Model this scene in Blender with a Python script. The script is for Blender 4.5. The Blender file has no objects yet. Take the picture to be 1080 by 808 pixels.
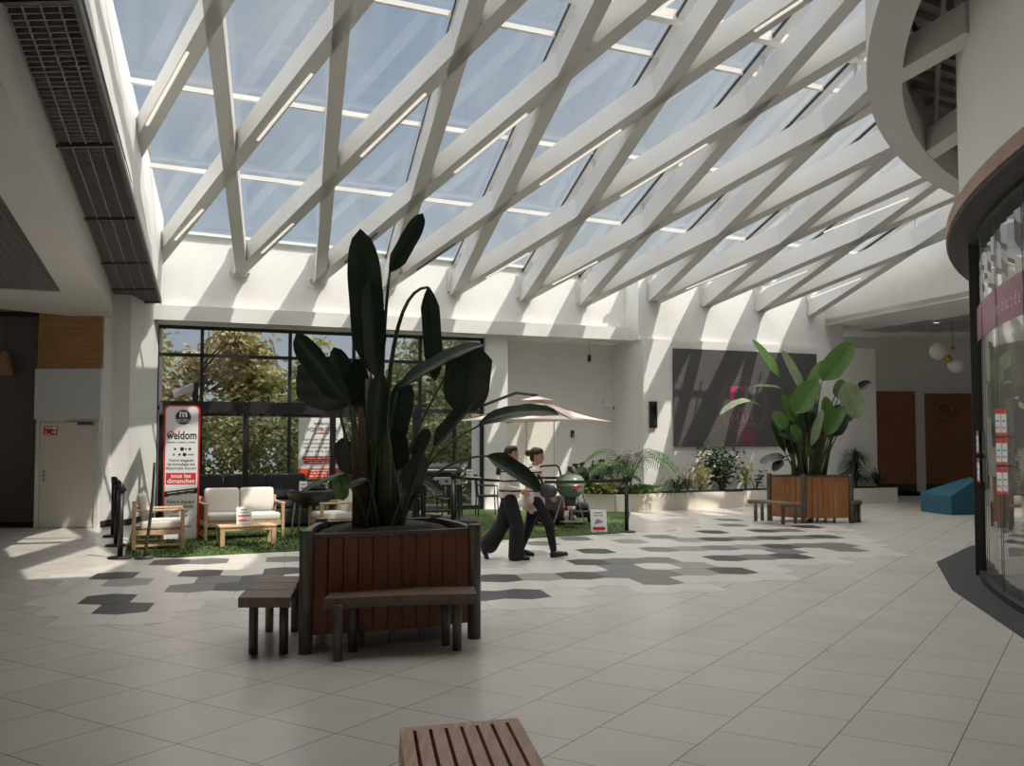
import bpy, bmesh, math, random
from math import sin, cos, pi, radians, sqrt, atan2
from mathutils import Vector, Matrix, noise
random.seed(7)
V = Vector
C = bpy.context.scene.collection

# ------------------------------------------------------------------ camera
EYE = 1.6
FPX = 990.0
PITCH = radians(2.8)
PV = 467 - FPX * math.tan(PITCH)
cam_d = bpy.data.cameras.new('camera'); cam = bpy.data.objects.new('camera', cam_d); C.objects.link(cam)
cam.location = (0, 0, EYE); cam.rotation_euler = (pi/2 + PITCH, 0, 0)
cam_d.sensor_width = 36; cam_d.lens = 36 * FPX / 1080; cam_d.shift_y = (PV - 404) / 1080
cam_d.clip_end = 300
bpy.context.scene.camera = cam

def ray(u, v):
    x = (u - 540) / FPX; z = -(v - PV) / FPX
    c, s = cos(PITCH), sin(PITCH)
    return V((x, c - z*s, s + z*c))
def at(u, v, Y):                      # the point of the place seen at (u, v), Y metres deep
    r = ray(u, v); p = r * (Y / r.y); p.z += EYE; return p
def gr(u, v, h=0.0):                  # the point seen at (u, v) lying h metres above the floor
    r = ray(u, v); t = (h - EYE) / r.z; p = r * t; p.z = h; return p

# ------------------------------------------------------------------ materials
def mat(name, col, rough=.6, metal=0, var=0, scale=8, spec=.5, bump=0, emit=None, stretch=None, trans=0, coat=0):
    m = bpy.data.materials.new(name); m.use_nodes = True
    nt = m.node_tree; b = nt.nodes['Principled BSDF']
    b.inputs['Base Color'].default_value = (*col, 1); b.inputs['Roughness'].default_value = rough
    b.inputs['Metallic'].default_value = metal; b.inputs['Specular IOR Level'].default_value = spec
    if coat: b.inputs['Coat Weight'].default_value = coat
    if emit:
        b.inputs['Emission Color'].default_value = (*emit[0], 1); b.inputs['Emission Strength'].default_value = emit[1]
    if var or bump:
        tc = nt.nodes.new('ShaderNodeTexCoord'); mp = nt.nodes.new('ShaderNodeMapping')
        nt.links.new(tc.outputs['Object'], mp.inputs['Vector'])
        if stretch: mp.inputs['Scale'].default_value = stretch
        nz = nt.nodes.new('ShaderNodeTexNoise'); nz.inputs['Scale'].default_value = scale; nz.inputs['Detail'].default_value = 4
        nt.links.new(mp.outputs['Vector'], nz.inputs['Vector'])
        if var:
            r = nt.nodes.new('ShaderNodeValToRGB')
            r.color_ramp.elements[0].position = .3; r.color_ramp.elements[1].position = .7
            r.color_ramp.elements[0].color = (*[max(0, c*(1-var)) for c in col], 1)
            r.color_ramp.elements[1].color = (*[min(1, c*(1+var)) for c in col], 1)
            nt.links.new(nz.outputs['Fac'], r.inputs['Fac']); nt.links.new(r.outputs['Color'], b.inputs['Base Color'])
        if bump:
            bp = nt.nodes.new('ShaderNodeBump'); bp.inputs['Strength'].default_value = bump; bp.inputs['Distance'].default_value = .01
            nt.links.new(nz.outputs['Fac'], bp.inputs['Height']); nt.links.new(bp.outputs['Normal'], b.inputs['Normal'])
    if trans:                          # thin leaf / cloth that lets some light through
        tr = nt.nodes.new('ShaderNodeBsdfTranslucent'); tr.inputs['Color'].default_value = (*[min(1, c*1.6) for c in col], 1)
        mx = nt.nodes.new('ShaderNodeMixShader'); mx.inputs['Fac'].default_value = trans
        out = nt.nodes['Material Output']
        nt.links.new(b.outputs['BSDF'], mx.inputs[1]); nt.links.new(tr.outputs['BSDF'], mx.inputs[2])
        nt.links.new(mx.outputs['Shader'], out.inputs['Surface'])
    return m

def glass_mat(name, tint, ior=1.45, rough=0.0, base=0.0):
    m = bpy.data.materials.new(name); m.use_nodes = True; nt = m.node_tree
    nt.nodes.remove(nt.nodes['Principled BSDF'])
    t = nt.nodes.new('ShaderNodeBsdfTransparent'); t.inputs['Color'].default_value = (*tint, 1)
    g = nt.nodes.new('ShaderNodeBsdfGlossy'); g.inputs['Roughness'].default_value = rough
    f = nt.nodes.new('ShaderNodeFresnel'); f.inputs['IOR'].default_value = ior
    mx = nt.nodes.new('ShaderNodeMixShader')
    if base:
        a = nt.nodes.new('ShaderNodeMath'); a.operation = 'ADD'; a.use_clamp = True; a.inputs[1].default_value = base
        nt.links.new(f.outputs[0], a.inputs[0]); nt.links.new(a.outputs[0], mx.inputs['Fac'])
    else: nt.links.new(f.outputs[0], mx.inputs['Fac'])
    nt.links.new(t.outputs[0], mx.inputs[1]); nt.links.new(g.outputs[0], mx.inputs[2])
    nt.links.new(mx.outputs[0], nt.nodes['Material Output'].inputs['Surface'])
    return m

WHITE = mat('white_paint', (.71, .705, .69), .7, var=.03, scale=3)
STEEL = mat('white_steel', (.60, .59, .575), .55, var=.02, scale=2)
CEIL = mat('ceiling_plaster', (.76, .735, .71), .8, var=.02, scale=1)
PALEGREY = mat('pale_grey_panel', (.62, .66, .67), .5)
TAUPE = mat('taupe_wall', (.22, .2, .185), .8, var=.05, scale=2)
BLACK = mat('black_metal', (.012, .012, .013), .45)
BLACKM = mat('black_matt', (.02, .02, .02), .8)
DARKFAB = mat('charcoal_fabric', (.022, .023, .025), .9, var=.2, scale=30)
WOODP = mat('oak_veneer', (.36, .19, .08), .5, var=.18, scale=2.5, stretch=(1, 1, 14))
WOODD = mat('brown_door_veneer', (.2, .082, .035), .45, var=.2, scale=2.5, stretch=(1, 1, 14))
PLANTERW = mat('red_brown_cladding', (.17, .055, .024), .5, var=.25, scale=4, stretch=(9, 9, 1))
BENCHW = mat('worn_bench_wood', (.16, .105, .075), .6, var=.25, scale=5, stretch=(3, 3, 1))
SLATW = mat('rosy_hardwood', (.50, .30, .215), .5, var=.22, scale=5, stretch=(10, 1, 10))
ACACIA = mat('light_acacia', (.55, .37, .23), .55, var=.18, scale=6, stretch=(6, 1, 6))
POSTM = mat('grey_brown_metal', (.12, .108, .098), .45, metal=.5, var=.12, scale=12)
CREAM = mat('cream_cushion', (.68, .65, .60), .9, var=.05, scale=40)
PARA = mat('beige_canvas', (.72, .60, .55), .9, var=.03, scale=20, trans=.25)
SOIL = mat('bark_soil', (.025, .016, .011), .95, var=.6, scale=40, bump=1)
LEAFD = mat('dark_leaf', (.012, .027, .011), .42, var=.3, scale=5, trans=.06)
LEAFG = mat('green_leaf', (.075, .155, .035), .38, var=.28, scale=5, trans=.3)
LEAFP = mat('pale_leaf', (.22, .28, .17), .45, var=.25, scale=5, trans=.25)
LEAFB = mat('bush_leaf', (.022, .05, .018), .4, var=.35, scale=8, trans=.2)
LEAFY = mat('yellow_green_leaf', (.34, .33, .10), .5, var=.35, scale=8, trans=.3)
LEAFT = mat('straw_leaf', (.36, .27, .15), .7, var=.3, scale=8, trans=.2)
STEM = mat('green_stem', (.05, .075, .028), .5, var=.3, scale=6)
STEMB = mat('brown_stem', (.09, .05, .03), .8, var=.3, scale=12)
GRASS = mat('artificial_grass', (.06, .10, .02), .9, var=.45, scale=30)
OUTLEAF = mat('outdoor_leaf', (.22, .215, .075), .6, var=.5, scale=1.2, trans=.3)
OUTLEAF2 = mat('outdoor_olive_leaf', (.13, .145, .06), .6, var=.5, scale=1.2, trans=.3)
OUTDRY = mat('outdoor_dry_leaf', (.27, .215, .11), .7, var=.5, scale=1.2, trans=.2)
BARK = mat('bark', (.10, .07, .05), .9, var=.3, scale=10)
GROUND = mat('outdoor_ground', (.10, .11, .06), .95, var=.4, scale=3)
STONE = mat('cream_stone', (.72, .68, .60), .6, var=.04, scale=2)
SIGNW = mat('sign_white', (.80, .80, .81), .4)
RED = mat('sign_red', (.62, .035, .028), .45)
ORANGE = mat('sign_orange_red', (.70, .075, .03), .45)
INK = mat('sign_black', (.015, .015, .018), .5)
GREYINK = mat('sign_grey', (.25, .25, .26), .5)
SCREEN = mat('dark_screen', (.078, .075, .075), .55, var=.06, scale=60)
PINK = mat('logo_pink', (.40, .06, .12), .5)
PINKD = mat('logo_dim_pink', (.17, .055, .075), .5)
ROSE = mat('logo_pale_line', (.26, .13, .15), .5)
GREYL = mat('logo_grey', (.14, .145, .15), .5)
MAGENTA = mat('magenta_vinyl', (.25, .06, .105), .35)
BLUE = mat('petrol_blue_fabric', (.022, .105, .17), .7, var=.1, scale=30)
GRILLE = mat('grey_grille', (.31, .30, .295), .5, metal=.2)
VOID = mat('plenum_black', (.02, .02, .02), .9)
SKIN = mat('skin', (.50, .27, .19), .5)
HAIR = mat('dark_brown_hair', (.028, .014, .009), .5, var=.3, scale=60, stretch=(1, 1, .2))
BLACKCL = mat('black_cloth', (.013, .013, .015), .85, var=.2, scale=20)
SHOE = mat('black_shoe', (.018, .016, .016), .45)
KETTLE = mat('sage_enamel', (.17, .235, .18), .25, coat=.5)
CHROME = mat('brushed_steel', (.5, .5, .5), .3, metal=1)
ALU = mat('aluminium', (.55, .55, .55), .4, metal=.8)
GOLD = mat('brass', (.55, .34, .12), .3, metal=1)
OPAL = mat('opal_glass', (.66, .64, .64), .25)
WICKER = mat('wicker', (.42, .26, .15), .8, var=.3, scale=40)
RIMW = mat('rosy_timber_rim', (.34, .21, .15), .5, var=.12, scale=4)
MAT = mat('charcoal_floor_mat', (.035, .034, .036), .75, var=.15, scale=60)
INTER = mat('shop_interior', (.78, .75, .72), .8)
SHOPFILL = mat('shop_fill_strip', (.9, .88, .84), .5, emit=((1, .95, .88), 5.0))  # emission for the fill strips added inside the shop
DECK = mat('grey_deck', (.40, .39, .38), .7)
DUCT = mat('beige_pipe', (.48, .42, .37), .6)
SKYG = glass_mat('skylight_glass', (.90, .915, .915), 1.35)
WING = glass_mat('window_glass', (.72, .74, .74), 1.5)
SHOPG = glass_mat('shop_glass', (.78, .80, .79), 1.5, base=.2)
LED = mat('led_diffuser', (.85, .82, .75), .5, emit=((1, .93, .82), .5))

# ------------------------------------------------------------------ mesh builder
class MB:
    def __init__(s): s.v = []; s.f = []; s.mi = []; s.m = 0
    def face(s, idx): s.f.append(tuple(idx)); s.mi.append(s.m)
    def add(s, vs, fs):
        n = len(s.v); s.v += [tuple(p) for p in vs]
        for f in fs: s.face([i + n for i in f])
        return s
    def hexa(s, b, t):                      # 4 bottom points, 4 top points
        return s.add(list(b) + list(t), [(3, 2, 1, 0), (4, 5, 6, 7), (0, 1, 5, 4), (1, 2, 6, 5), (2, 3, 7, 6), (3, 0, 4, 7)])
    def box(s, c, size, rz=0, M=None):
        x, y, z = [k/2 for k in size]; R = Matrix.Rotation(rz, 3, 'Z')
        pts = [V((sx*x, sy*y, sz*z)) for sz in (-1, 1) for sx, sy in ((-1, -1), (1, -1), (1, 1), (-1, 1))]
        if M: pts = [M @ p for p in pts]
        else: pts = [R @ p + V(c) for p in pts]
        return s.hexa(pts[:4], pts[4:])
    def bbox(s, c, size, bev=.01, rz=0, seg=2, M=None):   # rounded box
        bm = bmesh.new(); bmesh.ops.create_cube(bm, size=1)
        for v in bm.verts: v.co = V((v.co.x*size[0], v.co.y*size[1], v.co.z*size[2]))
        bmesh.ops.bevel(bm, geom=bm.edges[:], offset=min(bev, min(size)*.49), segments=seg, affect='EDGES', profile=.5)
        T = M if M else Matrix.Translation(V(c)) @ Matrix.Rotation(rz, 4, 'Z')
        bm.verts.index_update()
        s.add([T @ v.co for v in bm.verts], [[v.index for v in f.verts] for f in bm.faces]); bm.free(); return s
    def bar(s, p, q, w, h, up=(0, 0, 1)):   # rectangular bar from p to q
        p, q = V(p), V(q); d = (q - p).normalized(); up = V(up)
        sd = d.cross(up)
        if sd.length < 1e-4: sd = d.cross(V((1, 0, 0)))
        sd.normalize(); u = sd.cross(d).normalized()
        o = [(-w/2, -h/2), (w/2, -h/2), (w/2, h/2), (-w/2, h/2)]
        return s.hexa([p + sd*a + u*b for a, b in o], [q + sd*a + u*b for a, b in o])
    def tube(s, pts, r, n=8, cap=True):
        pts = [V(p) for p in pts]; k = len(pts)
        rs = r if isinstance(r, (list, tuple)) else [r]*k
        base = len(s.v); prev = None
        for i, p in enumerate(pts):
            d = (pts[min(i+1, k-1)] - pts[max(i-1, 0)]).normalized()
            if prev is None:
                a = d.orthogonal().normalized()
            else:
                a = (prev - d*prev.dot(d)); a = a.normalized() if a.length > 1e-5 else d.orthogonal().normalized()
            prev = a; b = d.cross(a)
            for j in range(n):
                t = 2*pi*j/n; s.v.append(tuple(p + (a*cos(t) + b*sin(t))*rs[i]))
        for i in range(k-1):
            for j in range(n):
                s.face((base+i*n+j, base+i*n+(j+1) % n, base+(i+1)*n+(j+1) % n, base+(i+1)*n+j))
        if cap:
            s.face([base+j for j in range(n)][::-1]); s.face([base+(k-1)*n+j for j in range(n)])
        return s
    def lathe(s, prof, n=24, c=(0, 0, 0)):   # profile of (r, z)
        base = len(s.v); c = V(c); k = len(prof)
        for r, z in prof:
            for j in range(n):
                t = 2*pi*j/n; s.v.append((c.x + r*cos(t), c.y + r*sin(t), c.z + z))
        for i in range(k-1):
            for j in range(n):
                s.face((base+i*n+j, base+i*n+(j+1) % n, base+(i+1)*n+(j+1) % n, base+(i+1)*n+j))
        s.face([base+j for j in range(n)][::-1]); s.face([base+(k-1)*n+j for j in range(n)])
        return s
    def ball(s, c, r, n=12, m=8, M=None):
        c = V(c); rr = V(r) if isinstance(r, (list, tuple)) else V((r, r, r)); base = len(s.v)
        for i in range(m+1):
            ph = pi*i/m
            for j in range(n):
                t = 2*pi*j/n; p = V((rr.x*sin(ph)*cos(t), rr.y*sin(ph)*sin(t), -rr.z*cos(ph)))
                if M: p = M @ p
                s.v.append(tuple(c + p))
        for i in range(m):
            for j in range(n):
                s.face((base+i*n+j, base+i*n+(j+1) % n, base+(i+1)*n+(j+1) % n, base+(i+1)*n+j))
        return s
    def prism(s, poly, z0, z1):              # plan polygon (x, y) between two heights
        n = len(poly); a = sum(poly[i][0]*poly[(i+1) % n][1] - poly[(i+1) % n][0]*poly[i][1] for i in range(n))
        if a < 0: poly = poly[::-1]
        s.add([(p[0], p[1], z0) for p in poly] + [(p[0], p[1], z1) for p in poly],
              [tuple(range(n))[::-1], tuple(range(n, 2*n))] + [(i, (i+1) % n, n+(i+1) % n, n+i) for i in range(n)])
        return s
    def plate(s, pts, th):                   # polygon of 3D points thickened along its normal
        pts = [V(p) for p in pts]; n = len(pts); nr = V((0, 0, 0))
        for i in range(n): nr += (pts[i]-pts[0]).cross(pts[(i+1) % n]-pts[0])
        nr.normalize(); q = [p + nr*th for p in pts]
        return s.add(pts + q, [tuple(range(n))[::-1], tuple(range(n, 2*n))] + [(i, (i+1) % n, n+(i+1) % n, n+i) for i in range(n)])
    def build(s, name, mats, parent=None, smooth=False, loc=None, rz=0):
        me = bpy.data.meshes.new(name); me.from_pydata(s.v, [], s.f)
        if not isinstance(mats, (list, tuple)): mats = [mats]
        for m in mats: me.materials.append(m)
        me.polygons.foreach_set('material_index', s.mi)
        if smooth: me.polygons.foreach_set('use_smooth', [True]*len(me.polygons))
        me.validate(); me.update()
        o = bpy.data.objects.new(name, me); C.objects.link(o)
        if loc is not None: o.location = loc
        o.rotation_euler.z = rz
        if parent: o.parent = parent
        return o

def tag(o, label, cat, group=None):
    o['label'] = label; o['category'] = cat
    if group: o['group'] = group
    return o
def thing(name, label, cat, loc=(0, 0, 0), rz=0, group=None):
    o = bpy.data.objects.new(name, None); C.objects.link(o); o.empty_display_size = .1
    o.location = loc; o.rotation_euler = (0, 0, rz); return tag(o, label, cat, group)
def struct(o): o['kind'] = 'structure'; return o
def dup(root, loc, rz, label, group=None):
    r = root.copy(); C.objects.link(r); r.location = loc; r.rotation_euler = (0, 0, rz); r['label'] = label
    if group: r['group'] = group
    for ch in list(root.children):
        c = ch.copy(); C.objects.link(c); c.parent = r
        for g in list(ch.children):
            d = g.copy(); C.objects.link(d); d.parent = c
    return r
def remesh(o, vox=.008, it=3):
    m = o.modifiers.new('r', 'REMESH'); m.mode = 'VOXEL'; m.voxel_size = vox; m.use_smooth_shade = True
    if it:
        k = o.modifiers.new('s', 'SMOOTH'); k.iterations = it; k.factor = .5
    return o
_tc = {}
def text_geo(txt, size, bold=0.0):
    key = (txt, size, bold)
    if key not in _tc:
        cu = bpy.data.curves.new('t', 'FONT'); cu.body = txt; cu.size = size; cu.offset = bold*size; cu.align_x = 'CENTER'; cu.resolution_u = 3
        ob = bpy.data.objects.new('t', cu); C.objects.link(ob)
        dg = bpy.context.evaluated_depsgraph_get(); me = bpy.data.meshes.new_from_object(ob.evaluated_get(dg))
        _tc[key] = ([tuple(v.co) for v in me.vertices], [tuple(p.vertices) for p in me.polygons])
        bpy.data.objects.remove(ob); bpy.data.curves.remove(cu); bpy.data.meshes.remove(me)
    return _tc[key]
def put_text(mb, txt, size, o, ex, ez, bold=0.0, width=None):    # flat letters centred at o, along ex, up ez
    vs, fs = text_geo(txt, size, bold); k = 1
    if width and vs:
        xs = [p[0] for p in vs]; k = width / max(1e-6, max(xs) - min(xs))
    o, ex, ez = V(o), V(ex), V(ez)
    mb.add([o + ex*p[0]*k + ez*p[1] for p in vs], fs)
def put_bars(mb, txt, size, o, ex, ez, bold=0.0, width=None):    # print too small to read: one dash per word
    n = sum(txt) + len(txt) - 1; tot = width or n*size*.5; x = -tot/2      # txt: the lengths of the words
    for wd in txt:
        l = tot*wd/n; flat(mb, o, ex, ez, x, x+l, size*.05, size*.5); x += l + tot/n
def flat(mb, o, ex, ez, x0, x1, z0, z1):
    o, ex, ez = V(o), V(ex), V(ez)
    mb.add([o+ex*x0+ez*z0, o+ex*x1+ez*z0, o+ex*x1+ez*z1, o+ex*x0+ez*z1], [(0, 1, 2, 3)])
def bez(p0, p1, p2, n):
    p0, p1, p2 = V(p0), V(p1), V(p2)
    return [p0*(1-t)**2 + p1*2*t*(1-t) + p2*t*t for t in [i/n for i in range(n+1)]]
# ------------------------------------------------------------------ frames of the place
WO = V((-7.6, 20.0, 0)); WW = V((.9336, .3584, 0)); WN = V((.3584, -.9336, 0))     # the glazed back wall and its normal
WRZ = atan2(WW.y, WW.x)
def W(t, d, z=0): p = WO + WW*t + WN*d; p.z = z; return p
def wp(*td): return [(W(t, d).x, W(t, d).y) for t, d in td]
RO = V((-7.634, 20, 0)); RW = V((.9333, .3590, 0)); RN = V((.3590, -.9333, 0))      # the roof lattice
def PL(p): q = V((p[0], p[1], 0)) - RO; return 5.303 + .222*q.dot(RN) - .028*q.dot(RW)
def RP(t, d, h=0): p = RO + RW*t + RN*d; p.z = 5.303 + .222*d - .028*t + h; return p
def rtd(u, v, h=0):                       # (t, d) of the roof-plane point seen at a pixel
    r = ray(u, v); g = .222*RN - .028*RW
    s = (5.303 + h - EYE - g.dot(RO)) / (r.z - g.x*r.x - g.y*r.y); p = V((r.x*s, r.y*s, 0)) - RO
    return p.dot(RW), p.dot(RN)
GL = .88                                   # glass above the beam soffits
CC = V((18.35, 5.65, 0))                   # centre of the round shop and of the ring over it
def arc(R, a0, a1, n): return [(CC.x + R*cos(radians(a0+(a1-a0)*i/n)), CC.y + R*sin(radians(a0+(a1-a0)*i/n))) for i in range(n+1)]
def arcwall(mb, Ro, Ri, a0, a1, n, zb, zt):   # zt: height or function of the plan point
    o, i_ = arc(Ro, a0, a1, n), arc(Ri, a0, a1, n); ft = zt if callable(zt) else (lambda p: zt)
    for k in range(n):
        q = [o[k], o[k+1], i_[k+1], i_[k]]
        mb.hexa([(p[0], p[1], zb) for p in q], [(p[0], p[1], ft(p)) for p in q])
    return mb

# ------------------------------------------------------------------ floor
def floor_mat():
    m = bpy.data.materials.new('floor_tiles'); m.use_nodes = True; nt = m.node_tree; b = nt.nodes['Principled BSDF']
    L = nt.links.new
    g = nt.nodes.new('ShaderNodeNewGeometry')
    mp = nt.nodes.new('ShaderNodeMapping'); mp.vector_type = 'TEXTURE'
    mp.inputs['Rotation'].default_value = (0, 0, radians(90-32.3)); 
    ax = V((.534, .845)); ay = V((-.845, .534))
    org = ax*3.343 + ay*1.874
    mp.inputs['Location'].default_value = (org.x, org.y, 0)
    L(g.outputs['Position'], mp.inputs['Vector'])
    def brick(off):
        t = nt.nodes.new('ShaderNodeTexBrick'); t.offset = off; t.inputs['Scale'].default_value = 1
        t.inputs['Brick Width'].default_value = .5857; t.inputs['Row Height'].default_value = .5857
        t.inputs['Mortar Size'].default_value = .0032; t.inputs['Mortar Smooth'].default_value = .1; t.inputs['Bias'].default_value = 0
        t.inputs['Color1'].default_value = (.66, .625, .585, 1); t.inputs['Color2'].default_value = (.62, .588, .55, 1); t.inputs['Mortar'].default_value = (.15, .14, .13, 1)
        L(mp.outputs['Vector'], t.inputs['Vector']); return t
    b0, b1 = brick(0), brick(.5)
    sx = nt.nodes.new('ShaderNodeSeparateXYZ'); L(g.outputs['Position'], sx.inputs[0])
    gt = nt.nodes.new('ShaderNodeMath'); gt.operation = 'GREATER_THAN'; gt.inputs[1].default_value = .1; L(sx.outputs['X'], gt.inputs[0])
    mx = nt.nodes.new('ShaderNodeMixRGB'); L(gt.outputs[0], mx.inputs[0]); L(b0.outputs['Color'], mx.inputs[1]); L(b1.outputs['Color'], mx.inputs[2])
    nz = nt.nodes.new('ShaderNodeTexNoise'); nz.inputs['Scale'].default_value = 1.6; nz.inputs['Detail'].default_value = 6; L(g.outputs['Position'], nz.inputs['Vector'])
    rm = nt.nodes.new('ShaderNodeValToRGB'); rm.color_ramp.elements[0].color = (.86, .86, .86, 1); rm.color_ramp.elements[1].color = (1.1, 1.09, 1.08, 1)
    L(nz.outputs['Fac'], rm.inputs['Fac'])
    mu = nt.nodes.new('ShaderNodeMixRGB'); mu.blend_type = 'MULTIPLY'; mu.inputs[0].default_value = 1; L(mx.outputs[0], mu.inputs[1]); L(rm.outputs[0], mu.inputs[2])
    L(mu.outputs[0], b.inputs['Base Color']); b.inputs['Roughness'].default_value = .27; b.inputs['Specular IOR Level'].default_value = .8
    return m
fl = MB().prism([(-18, -18), (30, -18), (30, 29.5), (10, 29.5), (-2, 23.5), (-8.4, 20.0), (-18, 20.0)], -.2, 0).build('floor', floor_mat()); struct(fl)

# six-sided inlay tiles: cells of the lattice A, B laid into the floor
HA, HB = V((.105, .637)), V((.484, .107)); H0 = V((2.959, 13.105))
HM = [mat('tile_charcoal', (.05, .048, .05), .4, var=.1, scale=3), mat('tile_grey', (.16, .154, .148), .4, var=.1, scale=3),
      mat('tile_mid', (.29, .28, .265), .4, var=.06, scale=3), mat('tile_pale', (.66, .63, .59), .3, var=.05, scale=3)]
def hexcell():
    nb = [HA, HB, HB-HA, -HA, -HB, HA-HB]; nb.sort(key=lambda q: atan2(q.y, q.x)); out = []
    for i in range(6):
        a, b = nb[i], nb[(i+1) % 6]; det = a.x*b.y - a.y*b.x; ca, cb = a.dot(a)/2, b.dot(b)/2
        out.append(V(((ca*b.y - cb*a.y)/det, (a.x*cb - b.x*ca)/det)))
    return out
HC = hexcell()
def hidx(u, v):
    p = gr(u, v); q = V((p.x, p.y)) - H0; det = HA.x*HB.y - HA.y*HB.x
    return round((q.x*HB.y - q.y*HB.x)/det), round((HA.x*q.y - HA.y*q.x)/det)
def k1(x, y): return hidx(500+x/4.909, 560+y/4.909)
def k2(x, y): return hidx(700+x/4.909, 540+y/4.909)
def k3(x, y): return hidx(110+x/4.909, 570+y/4.909)
cells = {}
for q in [k1(960, 40), k1(960, 100), k1(940, 145), k1(750, 220), k1(780, 150), k1(350, 60), k1(550, 45), k2(500, 235), k2(400, 140), k2(640, 210), k2(640, 130), k2(770, 180), k2(880, 160), k2(930, 185), k2(650, 98), k2(270, 185), k3(720, 185), k3(440, 265), k3(600, 110), k3(860, 105)]: cells[q] = 1
for q in [k2(150, 270), k2(460, 185), k2(180, 300), k1(350, 120), k1(330, 230), k3(230, 200), k1(820, 60), k2(120, 180), k2(120, 140), k3(120, 225)]: cells[q] = 2
for q in [k1(940, 210), k1(950, 255), k1(780, 190), k2(330, 45), k2(330, 65)]: cells[q] = 1
for q in [k1(632, 102), k1(590, 157), k1(555, 228), k1(150, 246), k1(285, 326), k1(80, 340), k2(265, 141), k2(320, 240), k2(355, 305), k2(550, 135), k2(600, 181), k2(660, 232), k2(830, 133), k2(740, 81), k2(520, 95), k2(250, 103),
          k3(190, 163), k3(335, 128), k3(500, 185), k3(625, 155), k3(200, 278), k3(290, 322), k3(680, 255), k3(960, 145), k3(880, 180)]: cells[q] = 0
pale = {}
for (i, j) in list(cells):
    for di, dj in ((1, 0), (-1, 0), (0, 1), (0, -1), (1, -1), (-1, 1)):
        if (i+di, j+dj) not in cells: pale[(i+di, j+dj)] = 3
cells.update(pale)
hb = MB()
for (i, j), k in cells.items():
    c = H0 + HA*i + HB*j; hb.m = k
    hb.prism([(c.x + p.x*.988, c.y + p.y*.988) for p in HC], 0.0005, .0025)
o = struct(hb.build('floor_inlay', HM)); 
# dark mat border before the round shop
mb = MB(); pts = [gr(1026, 575), gr(987.5, 593), gr(1004, 622.5), gr(1080, 674)]
mb.prism([(p.x, p.y) for p in pts] + [(3.6, 5.0), (6.5, 5.0), (6.6, 12.2)], .0005, .004); struct(mb.build('floor_mat_border', MAT))

# ------------------------------------------------------------------ back wall with the big window
def wall(name, td, z0, z1, m=WHITE): return struct(MB().prism(wp(*td), z0, z1).build(name, m))
def wallslope(name, td, z0, add, m=WHITE):
    P = wp(*td); return struct(MB().hexa([(p[0], p[1], z0) for p in P], [(p[0], p[1], PL(p)+add) for p in P]).build(name, m))
wallslope('wall_back_upper', [(-.15, -.3), (11.26, -.3), (11.26, 0), (-.15, 0)], 4.18, GL-.02)
wallslope('wall_back_upper_right', [(11.26, -.3), (17.6, -.3), (17.6, .7), (11.26, .7)], 4.18, GL-.02)
wall('trim_1', [(-.15, 0), (11.4, 0), (11.4, .24), (-.15, .24)], 4.21, 4.53)
wall('wall_pillar', [(7.44, -1.0), (8.02, -1.0), (8.02, .02), (7.44, .02)], 0, 4.21)
wall('wall_recess', [(8.02, -1.1), (11.6, -1.1), (11.6, -.9), (8.02, -.9)], 0, 4.21)
wall('wall_recess_soffit', [(8.02, -.9), (11.4, -.9), (11.4, -.02), (8.02, -.02)], 4.215, 4.3)
wall('wall_back_right', [(11.33, -1.0), (18.62, -1.0), (18.62, .8), (11.33, .8)], 0, 4.2)
wall('wall_back_lintel', [(-.1, -.3), (7.44, -.3), (7.44, -.01), (-.1, -.01)], 4.14, 4.21)
# window frame: posts and rails
fr = MB()
def wbar(t0, t1, z0, z1, d0=-.18, d1=-.08): fr.prism(wp((t0, d0), (t1, d0), (t1, d1), (t0, d1)), z0, z1)
for t in (0.02, .93, 2.82, 4.27, 5.85, 7.40): wbar(t-.035, t+.035, 0, 4.15)
for t in (1.9, 3.55): wbar(t-.03, t+.03, 0, 2.35)
wbar(0, 7.42, 4.07, 4.15); wbar(0, 7.42, 3.47, 3.54); wbar(0, 7.42, 2.3, 2.4); wbar(0, 7.42, 0, .1)
w1 = struct(fr.build('window_1', BLACK))
g = MB(); P = wp((.03, -.135), (7.4, -.135)); g.add([(P[0][0], P[0][1], .1), (P[1][0], P[1][1], .1), (P[1][0], P[1][1], 4.08), (P[0][0], P[0][1], 4.08)], [(0, 1, 2, 3)])
o = g.build('window_pane', WING, w1); struct(o)

# ------------------------------------------------------------------ left end: door wall, recess, pilaster
YD = 17.8
struct(MB().prism([(-9.0, YD), (-7.76, YD), (-7.76, 18.2), (-7.47, 18.31), (-7.6, 20.0), (-7.6, 20.35), (-9.0, 20.35)], 0, 4.5).build('wall_left', WHITE))
struct(MB().box((-11.5, 19.0, 2.2), (5.0, .2, 4.4)).build('wall_left_recess', TAUPE))
struct(MB().box((-11.5, 17.95, 4.25), (5.0, .3, .3)).build('wall_left_header', WOODP))
struct(MB().box((-11.5, 17.86, 4.06), (5.0, .12, .08)).build('trim_2', BLACK))
struct(MB().box((-11.5, 18.35, .004), (5.0, 1.1, .006)).build('trim_3', BLACKM))
for nm, a, b in (('baseboard_left', (-9.06, 17.79), (-8.92, 17.79)), ('baseboard_pilaster', (-7.74, 18.19), (-7.46, 18.30)), ('baseboard_pilaster_side', (-7.755, 17.8), (-7.755, 18.2))):
    struct(MB().bar((*a, .06), (*b, .06), .03, .12).build(nm, BLACKM))
struct(MB().bar((-7.45, 18.31, .06), (-7.57, 19.9, .06), .03, .12).build('baseboard_reveal', BLACKM))

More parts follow.
